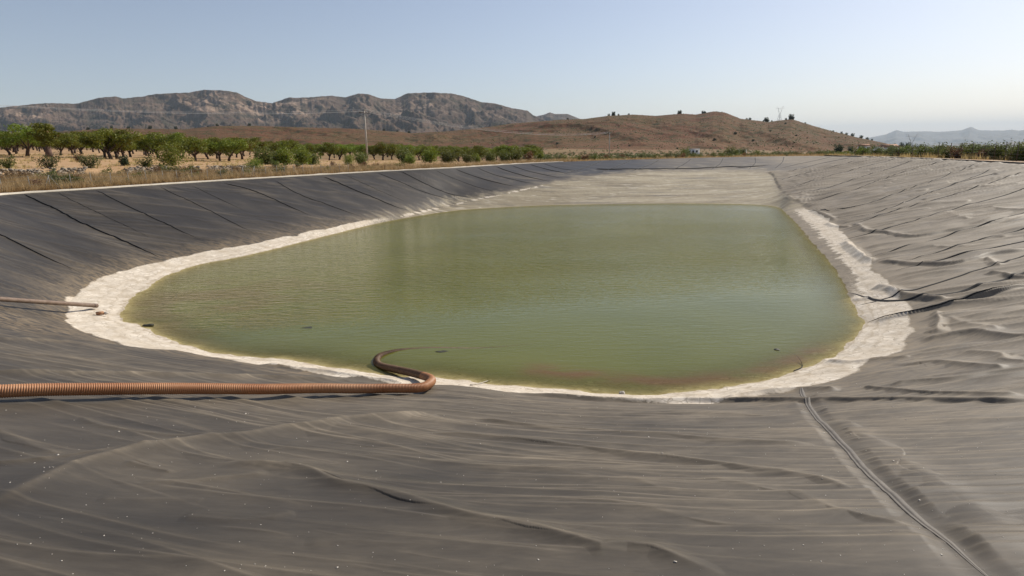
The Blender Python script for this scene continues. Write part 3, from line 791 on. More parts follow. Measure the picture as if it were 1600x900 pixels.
def ground_z(x, y):
    x = np.atleast_1d(np.asarray(x, float)); y = np.atleast_1d(np.asarray(y, float))
    a = np.arctan2(x, y); r = np.hypot(x, y); s = np.maximum(r - rim_r(a), 0)
    # oblique columns: stretch so that s is roughly the distance from the rim
    ls = np.log1p(s); lg = np.log1p(gs)
    k = np.clip(np.interp(a, gaz, np.arange(len(gaz))), 0, len(gaz) - 1.0001); i = k.astype(int); f = k - i
    f = f * f * (3 - 2 * f)
    j = np.interp(ls, lg, np.arange(len(gs))); j = np.clip(j, 0, len(gs) - 1.0001); q = j.astype(int); g = j - q
    z = (gz[i, q] * (1 - g) + gz[i, q + 1] * g) * (1 - f) + (gz[i + 1, q] * (1 - g) + gz[i + 1, q + 1] * g) * f
    z = z + 0.07 * fbm(x * .25, y * .25, 101, 4) * sstep(1.5, 6, s) + 0.8 * fbm(x * .01, y * .01, 102, 4) * sstep(80, 400, s)
    return z
def gz1(x, y): return float(ground_z(x, y)[0])
ga = np.concatenate([np.linspace(-math.pi, -R(50), 130, endpoint=False), np.linspace(-R(50), R(50), 700, endpoint=False), np.linspace(R(50), math.pi, 130, endpoint=False)])
svals = np.concatenate([[0, .12, .5, 1.0, 1.5, 2, 2.5, 3], np.geomspace(3.5, 40000, 240)])
grr = rim_r(ga)
GR = grr[:, None] + svals[None, :]
Xg = (GR * np.sin(ga)[:, None]).ravel(); Yg = (GR * np.cos(ga)[:, None]).ravel()
Zgd = ground_z(Xg, Yg)
Zgd.reshape(len(ga), -1)[:, 0] = -0.03
far = sstep(35, 110, np.tile(svals, len(ga))) * sstep(300, 640, 800 + FPX * np.tan(np.clip(np.repeat(ga, len(svals)), -1.3, 1.3)))
far = np.maximum(far, sstep(160, 300, np.tile(svals, len(ga))))
far = np.maximum(far, sstep(2.0, 3.5, np.tile(svals, len(ga))) * .0)
ground = mesh_np('ground', np.stack([Xg, Yg, Zgd], 1), grid_faces(len(ga), len(svals), wrap=True)[:, ::-1], MAT['ground'], smooth=True, attrs=dict(far=far))
tag(ground, kind='structure')

# ---- kerb along left rim, black anchored edge along right rim
def rim_strip(name, px0, px1, off, w, h, mat, wob=0.0, gaps=()):
    a0, a1 = az_of(px0), az_of(px1)
    A = np.linspace(a0, a1, 500); r = rim_r(A)
    P = np.stack([r * np.sin(A), r * np.cos(A)], 1); P = resample(P, 0.25)
    T = np.gradient(P, axis=0); T /= np.linalg.norm(T, axis=1)[:, None]
    N = np.stack([-T[:, 1], T[:, 0]], 1)       # outward = away from centre
    N *= np.sign(((P - np.array([CX, CY])) * N).sum(1))[:, None]
    n = len(P); s = np.arange(n) * .25
    hh = h + wob * noise(s * .6, s * 0 + 3, 111) * .04; ww = w * (1 + wob * .12 * noise(s * .4, s * 0, 112))
    e = .02
    prof = [(off, -.12), (off, hh - e), (off + e, hh), (off + ww - e, hh), (off + ww, hh - e), (off + ww, -.25)]
    V = []
    for o_, z in prof:
        o_ = np.broadcast_to(o_, (n,)); z = np.broadcast_to(z, (n,))
        V.append(np.stack([P[:, 0] + N[:, 0] * o_, P[:, 1] + N[:, 1] * o_, z], 1))
    V = np.stack(V, 1).reshape(-1, 3)
    return mesh_np(name, V, grid_faces(n, len(prof)), mat, smooth=False)
kerb = rim_strip('kerb', -500, 880, -.06, .55, .07, MAT['concrete'], wob=1.0); tag(kerb, kind='structure')
edge = rim_strip('liner_anchor_strip', 1290, 2300, -.05, .30, .10, MAT['rubber_and_seam_shade'], wob=1.0); edge.parent = liner
path = rim_strip('sandy_path', 1290, 2300, .25, 2.0, .035, m_simple('pale_sand', (0.34, 0.27, 0.19), (0.46, 0.38, 0.28), 1.0, 0.95, 0.4, 0.03, objc=False), wob=1.0); tag(path, kind='structure')

# ================================================================== SEAMS (parts of the liner)
print('seams')
def seam(pl, w, h, mat, name='weld_seam', double=False):
    P = path_basin(pl, 0.12); n = len(P)
    T = np.gradient(P[:, :2], axis=0); T /= np.linalg.norm(T, axis=1)[:, None] + 1e-9
    N = np.stack([-T[:, 1], T[:, 0]], 1)
    prof = [(-.5, -.02), (-.42, 1.0), (-.1, .9), (.1, .35), (.2, .3), (.5, .25), (.52, -.02)] if not double else \
        [(-.5, -.02), (-.48, 1), (-.3, 1), (-.27, .5), (-.08, .5), (-.05, 1.1), (.2, 1.0), (.25, .45), (.48, .4), (.5, -.02)]
    V = np.zeros((n, len(prof), 3))
    tp = np.clip(np.minimum(np.arange(n) / 4., (n - 1 - np.arange(n)) / 16.0), .08, 1)
    if not double: tp = tp * (.95 + .15 * noise(P[:, 0] * .35, P[:, 1] * .35, 77))
    for k, (o, z) in enumerate(prof):
        x = P[:, 0] + N[:, 0] * o * w * tp; y = P[:, 1] + N[:, 1] * o * w * tp
        zz = np.array([liner_z(a, b) for a, b in zip(x, y)])
        V[:, k, 0] = x; V[:, k, 1] = y; V[:, k, 2] = zz + z * h * tp + .002
    return mesh_np(name, V.reshape(-1, 3), grid_faces(n, len(prof)), mat, liner, smooth=True)
SL = [[(37, 303), (87, 327), (140, 354), (217, 387), (255, 405)], [(150, 298), (232, 337), (312, 375)], [(-20, 358), (0, 367), (60, 396), (120, 424)],
      [(250, 293), (320, 325), (362, 347), (398, 366)], [(350, 286), (400, 300), (440, 317), (487, 338)], [(430, 283), (470, 305), (512, 320), (565, 339)],
      [(505, 276), (562, 300), (615, 322), (640, 329)], [(590, 270), (650, 295), (710, 313)], [(625, 268), (675, 292), (735, 308)], [(680, 266), (725, 285), (775, 299)],
      [(712, 264), (760, 281), (805, 291)], [(745, 262), (800, 280), (835, 287)], [(775, 260), (820, 275), (858, 283)], [(800, 259), (845, 272), (880, 278)], [(828, 257), (865, 267), (890, 272)],
      [(850, 256), (880, 264), (910, 267)], [(540, 274), (590, 297), (640, 318)], [(300, 290), (345, 312), (385, 330)], [(90, 301), (130, 322), (190, 350), (235, 372)]]
for k, pl in enumerate(SL):
    seam(pl, [.15, .10, .13, .08, .14, .11][k % 6] if k < 16 else .045, [.06, .04, .05, .03, .05, .04][k % 6] if k < 16 else .02, MAT['rubber_and_seam_shade'])  # shadow along the thin seam folds painted as dark strips
SR = [[(1525, 258), (1407, 302), (1320, 328), (1262, 331)], [(1550, 266), (1445, 305), (1365, 334), (1310, 343)], [(1600, 270), (1525, 295), (1445, 317), (1332, 351)],
      [(1620, 292), (1500, 325), (1430, 347), (1370, 363), (1310, 376)], [(1640, 325), (1600, 335), (1487, 367), (1380, 398), (1350, 403)], [(1640, 350), (1600, 360), (1512, 383), (1412, 411)],
      [(1640, 388), (1600, 400), (1550, 417), (1425, 455), (1330, 480)], [(1640, 372), (1600, 378), (1500, 400), (1400, 424)],
      [(1480, 252), (1400, 275), (1330, 300), (1260, 318)], [(1440, 250), (1370, 270), (1300, 292), (1240, 305)], [(1400, 249), (1330, 268), (1260, 287), (1225, 296)],
      [(1360, 247), (1300, 262), (1240, 277), (1215, 285)], [(1330, 246), (1280, 256), (1225, 271)], [(1300, 245), (1250, 256), (1215, 264)],
      [(1600, 262), (1520, 280), (1440, 305)], [(1640, 418), (1560, 440), (1480, 462), (1380, 470), (1325, 457)], [(1355, 503), (1450, 485), (1525, 469), (1620, 446)]]
for k, pl in enumerate(SR):
    seam(pl, .065 if k < 15 else .12, .035, MAT['rubber_and_seam_shade'])  # dark colour paints the fold shadow along these seams too
for pl in [[(940, 252), (915, 262), (880, 272)], [(985, 251), (965, 260), (930, 272)], [(1030, 250), (1015, 258), (985, 268)], [(1080, 248), (1070, 256), (1050, 266)],
           [(1130, 247), (1125, 256), (1110, 266)], [(1180, 246), (1180, 255), (1170, 264)], [(1225, 245), (1222, 254), (1210, 264)]]:
    seam(pl, .12, .04, MAT['rubber_and_seam_shade'])
for pl in [[(930, 264), (960, 264.5), (1050, 264), (1130, 261), (1165, 260)], [(1150, 262), (1200, 258)]]:
    seam(pl, .35, .10, MAT['rubber_and_seam_shade'], 'level_seam')
fs = [(1250, 610), (1270, 645), (1300, 680), (1325, 705), (1350, 735), (1390, 772), (1425, 805), (1475, 845), (1540, 900), (1600, 945)]
o = seam(fs, .10, .0045, MAT['seam_pale'], 'double_welded_seam', True); o['label'] = 'double welded seam running down the near sheet'

# grit on the near sheet: stuff
g = MB()
for i in range(520):
    px, py = random.uniform(0, 1600), random.uniform(640, 905) if random.random() < .75 else random.uniform(600, 700)
    p = hit_basin(px, py)
    s_ = random.uniform(.002, .0065) * (1.9 if random.random() < .06 else 1)
    s_ *= max(1, math.hypot(p[0], p[1]) / 7)
    g.box((p[0], p[1], liner_z(p[0], p[1]) + s_ * .2), (s_ * random.uniform(1, 2.2), s_ * 1.3, s_ * .6), random.uniform(0, 3), .25)
tag(g.build('grit', MAT['fleck']), kind='stuff')

# ================================================================== HOSE
print('hose')
hose_px = [(-90, 607), (0, 612.5), (100, 614), (200, 614.5), (300, 614.5), (400, 613.5), (500, 611), (600, 610), (650, 608.5), (668, 605), (675, 599), (666, 592.5), (645, 586), (620, 581), (600, 576), (589, 568), (593, 558), (612, 550.5), (637, 546), (675, 544), (750, 544.5), (810, 540), (880, 533)]
HR = .100
ctrl = []
for i, (x, y) in enumerate(hose_px):
    if i <= 14: p = hit_basin(x, y + (16 - i * .75 if i < 9 else 10 - (i - 9) * 1.5)); ctrl.append((p[0], p[1]))
    else: p = at_z(x, y, WZ - .02); ctrl.append((p[0], p[1]))
P2 = resample(catmull(ctrl, 14), .0055)
step_ix = np.arange(0, len(P2), 12)
zc = np.array([liner_z(*P2[i]) for i in step_ix])
ker = np.hanning(41)[1:-1]; ker /= ker.sum(); k = 19
def smax(z):        # hose bridges hollows
    e = np.r_[np.full(k, z[0]), z, np.full(k, z[-1])]
    m = np.array([e[i:i + 2 * 6 + 1].max() for i in range(k - 6, k - 6 + len(z))])
    e = np.r_[np.full(k, m[0]), m, np.full(k, m[-1])]; return np.convolve(e, ker, 'valid')
zc = smax(zc) + HR * .8
zz = np.interp(np.arange(len(P2)), step_ix, zc)
# floating / sinking part
sw = np.array([np.hypot(*(P2[i] - np.array(ctrl[15])[:2])) for i in range(len(P2))]); i15 = int(np.argmin(sw))
s_after = np.maximum(np.arange(len(P2)) - i15, 0) * .0055
zz = np.where(np.arange(len(P2)) > i15, np.maximum(zz, WZ + .03 - .112 * np.clip(s_after / 1.6, 0, 1) - .025 * np.clip((s_after - 1.6) / 5, 0, 1)), zz)
zz = np.convolve(np.r_[np.full(60, zz[0]), zz, np.full(60, zz[-1])], np.ones(121) / 121, 'valid')
Ph = np.column_stack([P2, zz])
arc = np.arange(len(Ph)) * .0055
radh = HR * (1 + .05 * np.cos(arc * 2 * math.pi / .031))
split = int(np.argmin(np.abs(np.hypot(Ph[:, 0] - hit_basin(672, 600)[0], Ph[:, 1] - hit_basin(672, 600)[1]))))
hroot = empty('suction_hose', (Ph[split, 0], Ph[split, 1], Ph[split, 2] - HR))
tag(hroot, 'long ribbed terracotta hose lying across the sheet and bending into the green water', 'hose')
inv = -np.array(hroot.location)
a = MB(); a.tube(Ph[:split + 60] + inv, radh[:split + 60], 20); a.build('dry_hose_length', MAT['hose'], hroot, True)
b = MB(); b.tube(Ph[split + 58:] + inv, radh[split + 58:] * 1.002, 16); b.build('wet_hose_length', MAT['hose_wet'], hroot, True)

# grey-brown pipe at the left
p0, p1 = hit_basin(-160, 461), hit_basin(152, 483)
pts = []
for t in np.linspace(0, 1, 40):
    p = p0 * (1 - t) + p1 * t; pts.append([p[0], p[1], 0])
pts = np.array(pts); zs = np.array([liner_z(x, y) for x, y, _ in pts]); tt_ = np.linspace(0, 1, 40); l0, l1 = zs[0], zs[-1] + .05
pts[:, 2] = l0 * (1 - tt_) + l1 * tt_; pts[:, 2] += max(0, (zs - pts[:, 2]).max() * .6) * (1 - tt_ * .8) + .08
proot = empty('outlet_pipe', tuple(pts[-1])); tag(proot, 'straight rusty brown pipe ending on the white salt crust at the left', 'pipe')
a = MB(); a.tube(pts - pts[-1], .078, 18, cap=False); a.tube((pts[-2:] - pts[-1]) , .084, 18, cap=True); a.build('pipe_tube', MAT['pipe'], proot, True)
a = MB(); dd = (pts[-1] - pts[-2]); dd /= np.linalg.norm(dd); a.tube([dd * .001, dd * .006], .075, 16); a.build('pipe_mouth', MAT['dark_open'], proot)

def rock(name, px, py, size, mat, z=None, label='', cat='rock', flat=.6, group=None):
    p = hit_basin(px, py) if z is None else at_z(px, py, z)
    import bmesh
    bm = bmesh.new(); bmesh.ops.create_icosphere(bm, subdivisions=3, radius=.5)
    sd_ = random.random() * 50
    for v_ in bm.verts:
        n_ = float(fbm(np.array([v_.co.x * 2.2 + sd_]), np.array([v_.co.y * 2.2 + v_.co.z * 1.7]), 5, 3)[0]); v_.co *= (1 + .45 * n_)
        v_.co.x *= size[0]; v_.co.y *= size[1]; v_.co.z *= size[2]
    me = bpy.data.meshes.new(name); bm.to_mesh(me); bm.free(); me.materials.append(mat)
    o = bpy.data.objects.new(name, me); COL.objects.link(o)
    o.location = (p[0], p[1], (liner_z(p[0], p[1]) if z is None else z) + size[2] * .1); o.rotation_euler = (0, 0, random.uniform(-.2, .2))
    tag(o, label, cat, group); return o
rock('submerged_rock', 486, 515, (.75, .5, .14), MAT['rock_dark'], WZ - .075, 'dark rock just breaking the water left of the hose bend', flat=.4)
rock('submerged_rock', 690, 552.5, (.55, .28, .14), MAT['rock_dark'], WZ - .065, 'dark flat rock in the water below the curve of the hose')
rock('submerged_rock', 1214, 549, (.22, .22, .14), MAT['rock_dark'], WZ - .05, 'small dark rock in the water near the right hand shore')
rock('shore_rock', 233, 509, (.42, .18, .12), MAT['rock_dark'], WZ - .02, 'dark wet stone at the tip of the white salt spit')
rock('shore_stone', 972, 614.5, (.15, .12, .10), MAT['fleck'], WZ + .02, 'small pale stone at the nearest edge of the water', 'stone')
bk = empty('brick_fragment', tuple(hit_basin(157, 493) + np.array([0, 0, .06]))); tag(bk, 'broken orange brick lying on the white crust by the pipe end', 'brick')
a = MB(); a.box((0, 0, .03), (.24, .12, .11), .4, .08); a.build('brick_piece', MAT['brick'], bk)
a = MB(); a.box((.2, .05, .02), (.13, .10, .08), 1.1, .12); a.build('brick_chip', MAT['fleck'], bk)
# thin cable
cab = [(1240, 582), (1252, 577), (1253, 568), (1247, 558), (1236, 551), (1222, 547)]
Pc = resample(catmull([at_z(x, y, WZ - .03) for x, y in cab], 8), .08)
Pc[:, 2] = [max(liner_z(x, y) + .02, WZ - .035) for x, y, _ in Pc]
a = MB(); a.tube(Pc, .012, 6); tag(a.build('black_cable', MAT['rubber_and_seam_shade']), 'thin dark cable curling from the right hand shore into the water', 'cable')
Pc = resample(catmull([at_z(x, y, WZ - .02) for x, y in [(1183, 523), (1176, 515), (1174, 505), (1179, 498), (1192, 492)]], 8), .08)
a = MB(); a.tube(Pc, .010, 6); tag(a.build('pale_cord', MAT['pole']), 'faint pale cord looped on the water surface towards the right shore', 'cord')
st = [hit_basin(x, y) for x, y in [(735, 603), (752, 599), (768, 595)]]; st = np.array(st); st[:, 2] = [liner_z(x, y) + .03 for x, y, _ in st]
a = MB(); a.tube(catmull(st, 4), .014, 6); tag(a.build('dry_stick', MAT['pole']), 'thin dry stick lying over the salt crust right of the hose', 'stick')

# ================================================================== HILLS AND MOUNTAINS
print('hills')
def hill(name, outline, rr_, rf, rb, base, mat, namp, nsc, seed, na=700, nr=110, cliffs=False, gully=1.0, power=1.0, vary=0.0, lowz=None):
    px = np.linspace(outline[0][0], outline[-1][0], na)
    o = np.array(outline, float)
    py = np.interp(px, o[:, 0], o[:, 1])
    A = np.array([az_of(x, y) for x, y in zip(px, py)]); EL = np.array([el_of(x, y) for x, y in zip(px, py)])
    rc = rr_ * (1 + vary * noise(px * .006, px * 0, seed + 50))
    H = EYE + rc * np.tan(EL)                                       # crest height
    u = np.concatenate([np.linspace(0, 1, nr), 1 + np.linspace(0, 1, nr // 3)[1:]])
    rad_ = np.where(u[None, :] <= 1, rf + (rc[:, None] - rf) * u[None, :], rc[:, None] + (rb - rc[:, None]) * (u[None, :] - 1))
    X = rad_ * np.sin(A)[:, None]; Y = rad_ * np.cos(A)[:, None]
    t = np.where(u <= 1, u, 2 - u)[None, :]
    prof = sstep(0, 1, t) * .55 + (t ** power) * .45
    if cliffs: prof = np.where(t < .5, t * .9, .45 + .55 * sstep(.5, .92, t))
    n = fbm(X * nsc, Y * nsc, seed, 6, .55)
    # gullies run down slope: noise in azimuth with warping
    lat = A[:, None] * rc[:, None] * nsc
    g = ridged(lat * .95 + .9 * n + .45 * t + .5 * noise(lat * .5, t * 2, seed + 14), t * .9 + lat * .15, seed + 9, 6, .58)
    Zn = base + (H[:, None] - base) * prof
    fr = np.sin(np.clip(t, 0, 1) * math.pi) ** .8
    Zn = Zn + namp * (n * fr + gully * (g - .55) * 1.4 * fr)
    # keep the skyline: scale columns so the highest elevation angle equals the outline
    el = np.arctan2(Zn - EYE, rad_).max(1)
    tgt = EL
    dn_ = 1
    k_ = (np.tan(tgt) * rc + EYE - base) / np.maximum(np.tan(el) * rc + EYE - base, 1)
    Zn = base + (Zn - base) * np.clip(k_, .5, 1.7)[:, None]
    Zn = Zn + namp * .02 * noise(A[:, None] * rc[:, None] * nsc * 20 + 0 * t, t * 3, seed + 3)
    at = {}
    zrel = (Zn - base) / (np.maximum(H[:, None], base + 1) - base)
    if cliffs: at['rock'] = (sstep(.45, .6, zrel) * sstep(1.02, .85, zrel) * (.25 + .75 * sstep(.0, .35, fbm(lat * .6, t * 2, seed + 21, 3) + .12))).ravel()
    at['low'] = (1 - sstep(.05, .38, zrel)).ravel()
    ob = mesh_np(name, np.stack([X, Y, Zn], -1).reshape(-1, 3), grid_faces(len(px), len(u)), mat, smooth=True, attrs=at)
    tag(ob, kind='structure')
    return ob, (px, rad_, A, Zn, u)
mo = [(-700, 190), (-350, 178), (-150, 172), (0, 168), (40, 164), (70, 161), (120, 162), (155, 152.5), (180, 150.5), (192, 154), (225, 150.5), (240, 147), (295, 144.5), (320, 140), (345, 141), (370, 144), (382, 151), (400, 158),
      (425, 161), (452, 152), (465, 153), (517, 149.5), (540, 152), (560, 146), (575, 147), (595, 154), (617, 154.5), (637, 145.5), (675, 144.5), (707, 146), (727, 151), (750, 159), (775, 162), (800, 169), (825, 173), (833, 180), (850, 187), (880, 200), (930, 225)]
hill('mountains', mo, 6000, 3600, 8500, 10, MAT['mount'], 130, 1 / 600., 201, 1300, 170, cliffs=True, gully=1.0)
mo2 = [(790, 200), (820, 187), (837, 182), (850, 179), (859, 175.5), (867, 178), (887, 178), (907, 186), (940, 200), (1000, 225)]
hill('distant_peak', mo2, 8500, 6800, 10000, 0, MAT['mount'], 50, 1 / 700., 231, 260, 80, cliffs=True)
fh = [(-700, 225), (-300, 219), (0, 214), (60, 209), (100, 205), (175, 200.5), (225, 201), (287, 202), (337, 197), (400, 196.5), (475, 199), (550, 201), (625, 206), (700, 214), (760, 224), (830, 236)]
h1, H1 = hill('foothills', fh, 1500, 600, 2600, -6, MAT['hill'], 9, 1 / 240., 211, 900, 140, gully=.8, vary=.12)
bh = [(480, 236), (560, 222), (625, 209), (700, 205), (750, 200), (800, 193), (875, 187), (912, 186), (950, 181), (990, 179), (1025, 181), (1065, 177.5), (1087, 179), (1115, 174), (1132, 175.5), (1157, 185.5), (1200, 190.5), (1215, 188.5), (1237, 186), (1257, 192.5), (1300, 205), (1337, 214), (1375, 222), (1400, 227.5), (1425, 231)]
h2, H2 = hill('brown_hill', bh, 1500, 560, 2600, -16, MAT['hill'], 10, 1 / 260., 221, 1100, 170, gully=.9, vary=.08)
fm = [(1180, 240), (1300, 230), (1330, 222), (1356, 215.6), (1384, 210), (1401, 203), (1412, 206), (1446, 205), (1469, 206), (1502, 203.5), (1517, 198), (1530, 203.5), (1566, 204), (1581, 202.5), (1592, 204), (1600, 203), (1680, 199), (1760, 205), (1850, 200), (2100, 215)]
hill('far_mountains', fm, 27000, 20000, 32000, -420, MAT['mount_far'], 260, 1 / 3500., 241, 500, 60)
nm = [(1380, 236), (1430, 232), (1454, 227.5), (1469, 225.5), (1485, 227), (1510, 222.5), (1530, 226), (1562, 225.5), (1581, 220.5), (1600, 222), (1650, 216), (1740, 222), (1900, 232)]
hill('near_ranges', nm, 11000, 9000, 14000, -190, MAT['mount_far'], 40, 1 / 1500., 251, 400, 50)

def hz_at(Hd, px, frac):
    """a point on a hill mesh: column px, fraction of the way up from its foot"""
    pxs, rad_, A, Zn, u = Hd
    i = int(np.argmin(np.abs(pxs - px))); nr_ = int((u <= 1).sum()); j = min(int(frac * (nr_ - 1)), nr_ - 1)
    if frac >= 1:
        j = int(np.argmax(np.arctan2(Zn[i] - EYE, rad_[i])))
    return np.array([rad_[i, j] * math.sin(A[i]), rad_[i, j] * math.cos(A[i]), Zn[i, j]])

# ================================================================== HAZE
hz = NT_('air_haze')
hz.n.remove(hz.b)
pv = hz.node('ShaderNodeVolumePrincipled'); pv.inputs['Color'].default_value = (0.70, 0.86, 1.0, 1); pv.inputs['Density'].default_value = 2.8e-5
pv.inputs['Anisotropy'].default_value = 0.0
hz.l.new(pv.outputs[0], hz.out.inputs['Volume'])
hb = MB(); hb.box((0, 8000, (1300 - 900) / 2), (90000, 90000, 2200))
# box must enclose the ground sheet (40 km) and its lowest edge
tag(hb.build('haze', hz.m), kind='stuff')

# ================================================================== VEGETATION
print('plants')
def leaf_cloud(centres, radii, n, size, seed, squash=.8):
    """n small leaf quads scattered in lumpy clumps"""
    r_ = np.random.default_rng(seed)
    centres = np.asarray(centres, float); radii = np.asarray(radii, float)
    w = radii ** 2; idx = r_.choice(len(centres), n, p=w / w.sum())
    d = r_.normal(size=(n, 3)); d /= np.linalg.norm(d, axis=1)[:, None]
    rr2 = radii[idx] * (r_.uniform(.25, 1.0, n) ** .5) * (1 + .18 * r_.normal(size=n))
    P = centres[idx] + d * rr2[:, None] * np.array([1, 1, squash])
    nrm = d + .9 * r_.normal(size=(n, 3)); nrm /= np.linalg.norm(nrm, axis=1)[:, None]
    t = np.cross(nrm, r_.normal(size=(n, 3))); t /= np.linalg.norm(t, axis=1)[:, None]; b_ = np.cross(nrm, t)
    s = size * r_.uniform(.6, 1.35, n)[:, None]
    V = np.stack([P - t * s, P - b_ * s * .45 + nrm * s * .1, P + t * s, P + b_ * s * .45 - nrm * s * .1], 1).reshape(-1, 3)
    return V, np.arange(n * 4).reshape(n, 4)
def make_tree(seed, name='almond_tree', h=4.2, w=2.3, trunk_r=.16, trunk_h=1.0, leafm='leaf_a', n=3600, size=.13, barkm='bark', lean=0.0, topk=1.0, column=False):
    r_ = np.random.default_rng(seed)
    root = empty(name, (0, 0, 0))
    tb = MB(); top = np.array([lean, r_.uniform(-.1, .1), trunk_h])
    tb.tube([[0, 0, -.15], [lean * .3, 0, trunk_h * .45], top], [trunk_r * 1.35, trunk_r, trunk_r * .95], 9)
    cs, rs = [], []
    nl = r_.integers(4, 6)
    for k in range(nl):
        a_ = k * 2 * math.pi / nl + r_.uniform(-.4, .4); L = w * r_.uniform(.55, .8)
        e1 = top + np.array([math.cos(a_) * L * .45, math.sin(a_) * L * .45, (h - trunk_h) * r_.uniform(.22, .34)])
        e2 = top + np.array([math.cos(a_) * L, math.sin(a_) * L, (h - trunk_h) * r_.uniform(.45, .72) * topk])
        tb.tube(catmull([top - [0, 0, .15], e1, e2], 4), np.linspace(trunk_r * .6, .03, 9), 6)
        for q in range(5):
            c_ = e1 * (1 - (q / 4.)) + e2 * (q / 4.) + r_.normal(size=3) * [.35, .35, .28]
            if q > 0: cs.append(c_); rs.append(r_.uniform(.38, .72) * w / 2.2)
        c_ = top + np.array([math.cos(a_ + .6) * L * .5, math.sin(a_ + .6) * L * .5, (h - trunk_h) * r_.uniform(.6, .85)]); cs.append(c_); rs.append(r_.uniform(.45, .75) * w / 2.2)
    if column:
        for q in range(16): cs.append(np.array([r_.normal() * .55, r_.normal() * .55, r_.uniform(1.7, 4.6)])); rs.append(r_.uniform(.45, .7))
    cs.append(top + [0, 0, (h - trunk_h) * .78]); rs.append(.65 * w / 2.2)
    cs = np.array(cs); cs[:, 2] = np.clip(cs[:, 2], trunk_h + .15, h - .3)
    tb.build('trunk', MAT[barkm], root, True)
    V_, F_ = leaf_cloud(cs, rs, n, size, seed)
    mesh_np('crown', V_, F_, MAT[leafm], root)
    return root
def make_shrub(seed, name='shrub', h=1.2, w=1.0, leafm='leaf_c', n=900, size=.07, stems=5):
    r_ = np.random.default_rng(seed)
    root = empty(name, (0, 0, 0))
    cs, rs = [], []; tb = MB()
    for k in range(stems):
        a_ = r_.uniform(0, 6.28); L = w * r_.uniform(.2, .6)
        e = np.array([math.cos(a_) * L, math.sin(a_) * L, h * r_.uniform(.45, .8)])
        tb.tube([[0, 0, -.05], e * [.5, .5, .55], e], [.03, .022, .008], 5)
        for q in (.35, .65, 1.0): cs.append(e * q + r_.normal(size=3) * .06 * h); rs.append(h * .27 * r_.uniform(.7, 1.2))
    tb.build('stems', MAT['bark'], root, True)
    V_, F_ = leaf_cloud(cs, rs, n, size, seed, 1.0); V_[:, 2] = np.maximum(V_[:, 2], .0)
    mesh_np('foliage', V_, F_, MAT[leafm], root)
    return root
def copy_tree(o):
    c_ = o.copy(); COL.objects.link(c_)
    for ch in o.children:
        d = ch.copy(); COL.objects.link(d); d.parent = c_
    return c_
used = set()
def place(proto, x, y, s, label, cat, group=None, z=None, rz=None, sx=1.0):
    key = proto.name
    o = proto if key not in used else copy_tree(proto)
    used.add(key)
    o.location = (x, y, (gz1(x, y) if z is None else z)); o.rotation_euler = (0, 0, random.uniform(0, 6.28) if rz is None else rz); zf = .80 if (key.split('.')[0] in ('almond_tree', 'pollarded_tree', 'leaning_tree', 'browning_tree', 'feathery_bush', 'round_bush', 'leafy_bush') and x < 6) else 1.0; o.scale = (s * sx, s * sx, s * zf)
    return tag(o, label, cat, group)
def rim_pt(px, off):
    a = az_of(px); r = rim_r(a); p = np.array([r * math.sin(a), r * math.cos(a)])
    a2 = a + .004; r2 = rim_r(a2); q = np.array([r2 * math.sin(a2), r2 * math.cos(a2)])
    t = (q - p) / np.linalg.norm(q - p); n = np.array([-t[1], t[0]]); n *= np.sign((p - np.array([CX, CY])) @ n)
    p = p + n * off; return np.array([p[0], p[1], gz1(p[0], p[1])])
rim_pt0 = rim_pt
def XY(px, Y, py=245):
    d = ray(px, py); return d[0] / d[1] * Y, Y

T_ = [make_tree(300 + k, h=4.2 + .3 * (k % 3), w=2.5 + .25 * (k % 2), lean=[0, .25, -.2, .1, -.3][k % 5], leafm=['leaf_a', 'leaf_b', 'leaf_a', 'leaf_a', 'leaf_b'][k]) for k in range(5)]
TB = make_tree(340, name='pollarded_tree', h=4.9, w=1.75, trunk_r=.33, trunk_h=1.7, n=4200, leafm='leaf_a', barkm='bark_red', size=.13, topk=.8, column=True)
TL = make_tree(341, name='leaning_tree', h=5.0, w=3.0, trunk_r=.2, trunk_h=1.2, n=3600, leafm='leaf_b', lean=-.6)
TD = make_tree(342, name='browning_tree', h=4.0, w=2.3, n=2400, leafm='leaf_r')
place(TB, *XY(77, 74), 1.0, 'tallest tree with thick red-brown pollarded trunk, above the stone wall', 'tree')
place(TL, *XY(43, 76), .95, 'broad bright green tree just left of the thick trunked tree', 'tree')
front = [(-12, 80, 1.0, 'bright green almond tree cut by the left edge of the view'),
         (17, 78, .85, 'small forked almond tree at the far left beside the broad green tree'),
         (95, 84, .80, 'low almond tree directly right of the thick trunked tree'),
         (114, 90, .90, 'yellowing almond tree, second right of the thick trunked tree'),
         (128, 99, .85, 'small almond tree behind and right of the yellowing tree'),
         (164, 80, 1.0, 'leftmost tree of the front trunk cluster, leaning trunk'),
         (173, 79, 1.08, 'middle tree of the front trunk cluster with double trunk'),
         (183, 81, 1.0, 'third tree of the front trunk cluster, above the rubble wall'),
         (193, 90, .95, 'tree closing the front trunk cluster on its right'),
         (204, 96, .9, 'lower almond tree just right of the front trunk cluster'),
         (229, 112, .95, 'almond tree standing back over the gap in the wall'),
         (248, 98, 1.15, 'dark full almond tree behind the tall feathery bush, left side'),
         (283, 98, 1.1, 'pale green almond tree behind the tall feathery bush, right side'),
         (305, 88, .98, 'almond tree with slanting bare trunk right of the feathery bush'),
         (325, 104, .95, 'almond tree second right of the feathery bush'),
         (343, 95, .98, 'almond tree with upright dark trunk above the pale rubble'),
         (357, 93, .98, 'almond tree with forked trunk right above the pale rubble'),
         (378, 108, 1.0, 'almond tree right of the pair above the pale rubble')]
for i, (px, Y, s, lab) in enumerate(front):
    place(T_[i % 5], *XY(px, Y), s, lab, 'tree', 'almond trees in the orchard', sx=random.uniform(.95, 1.2))
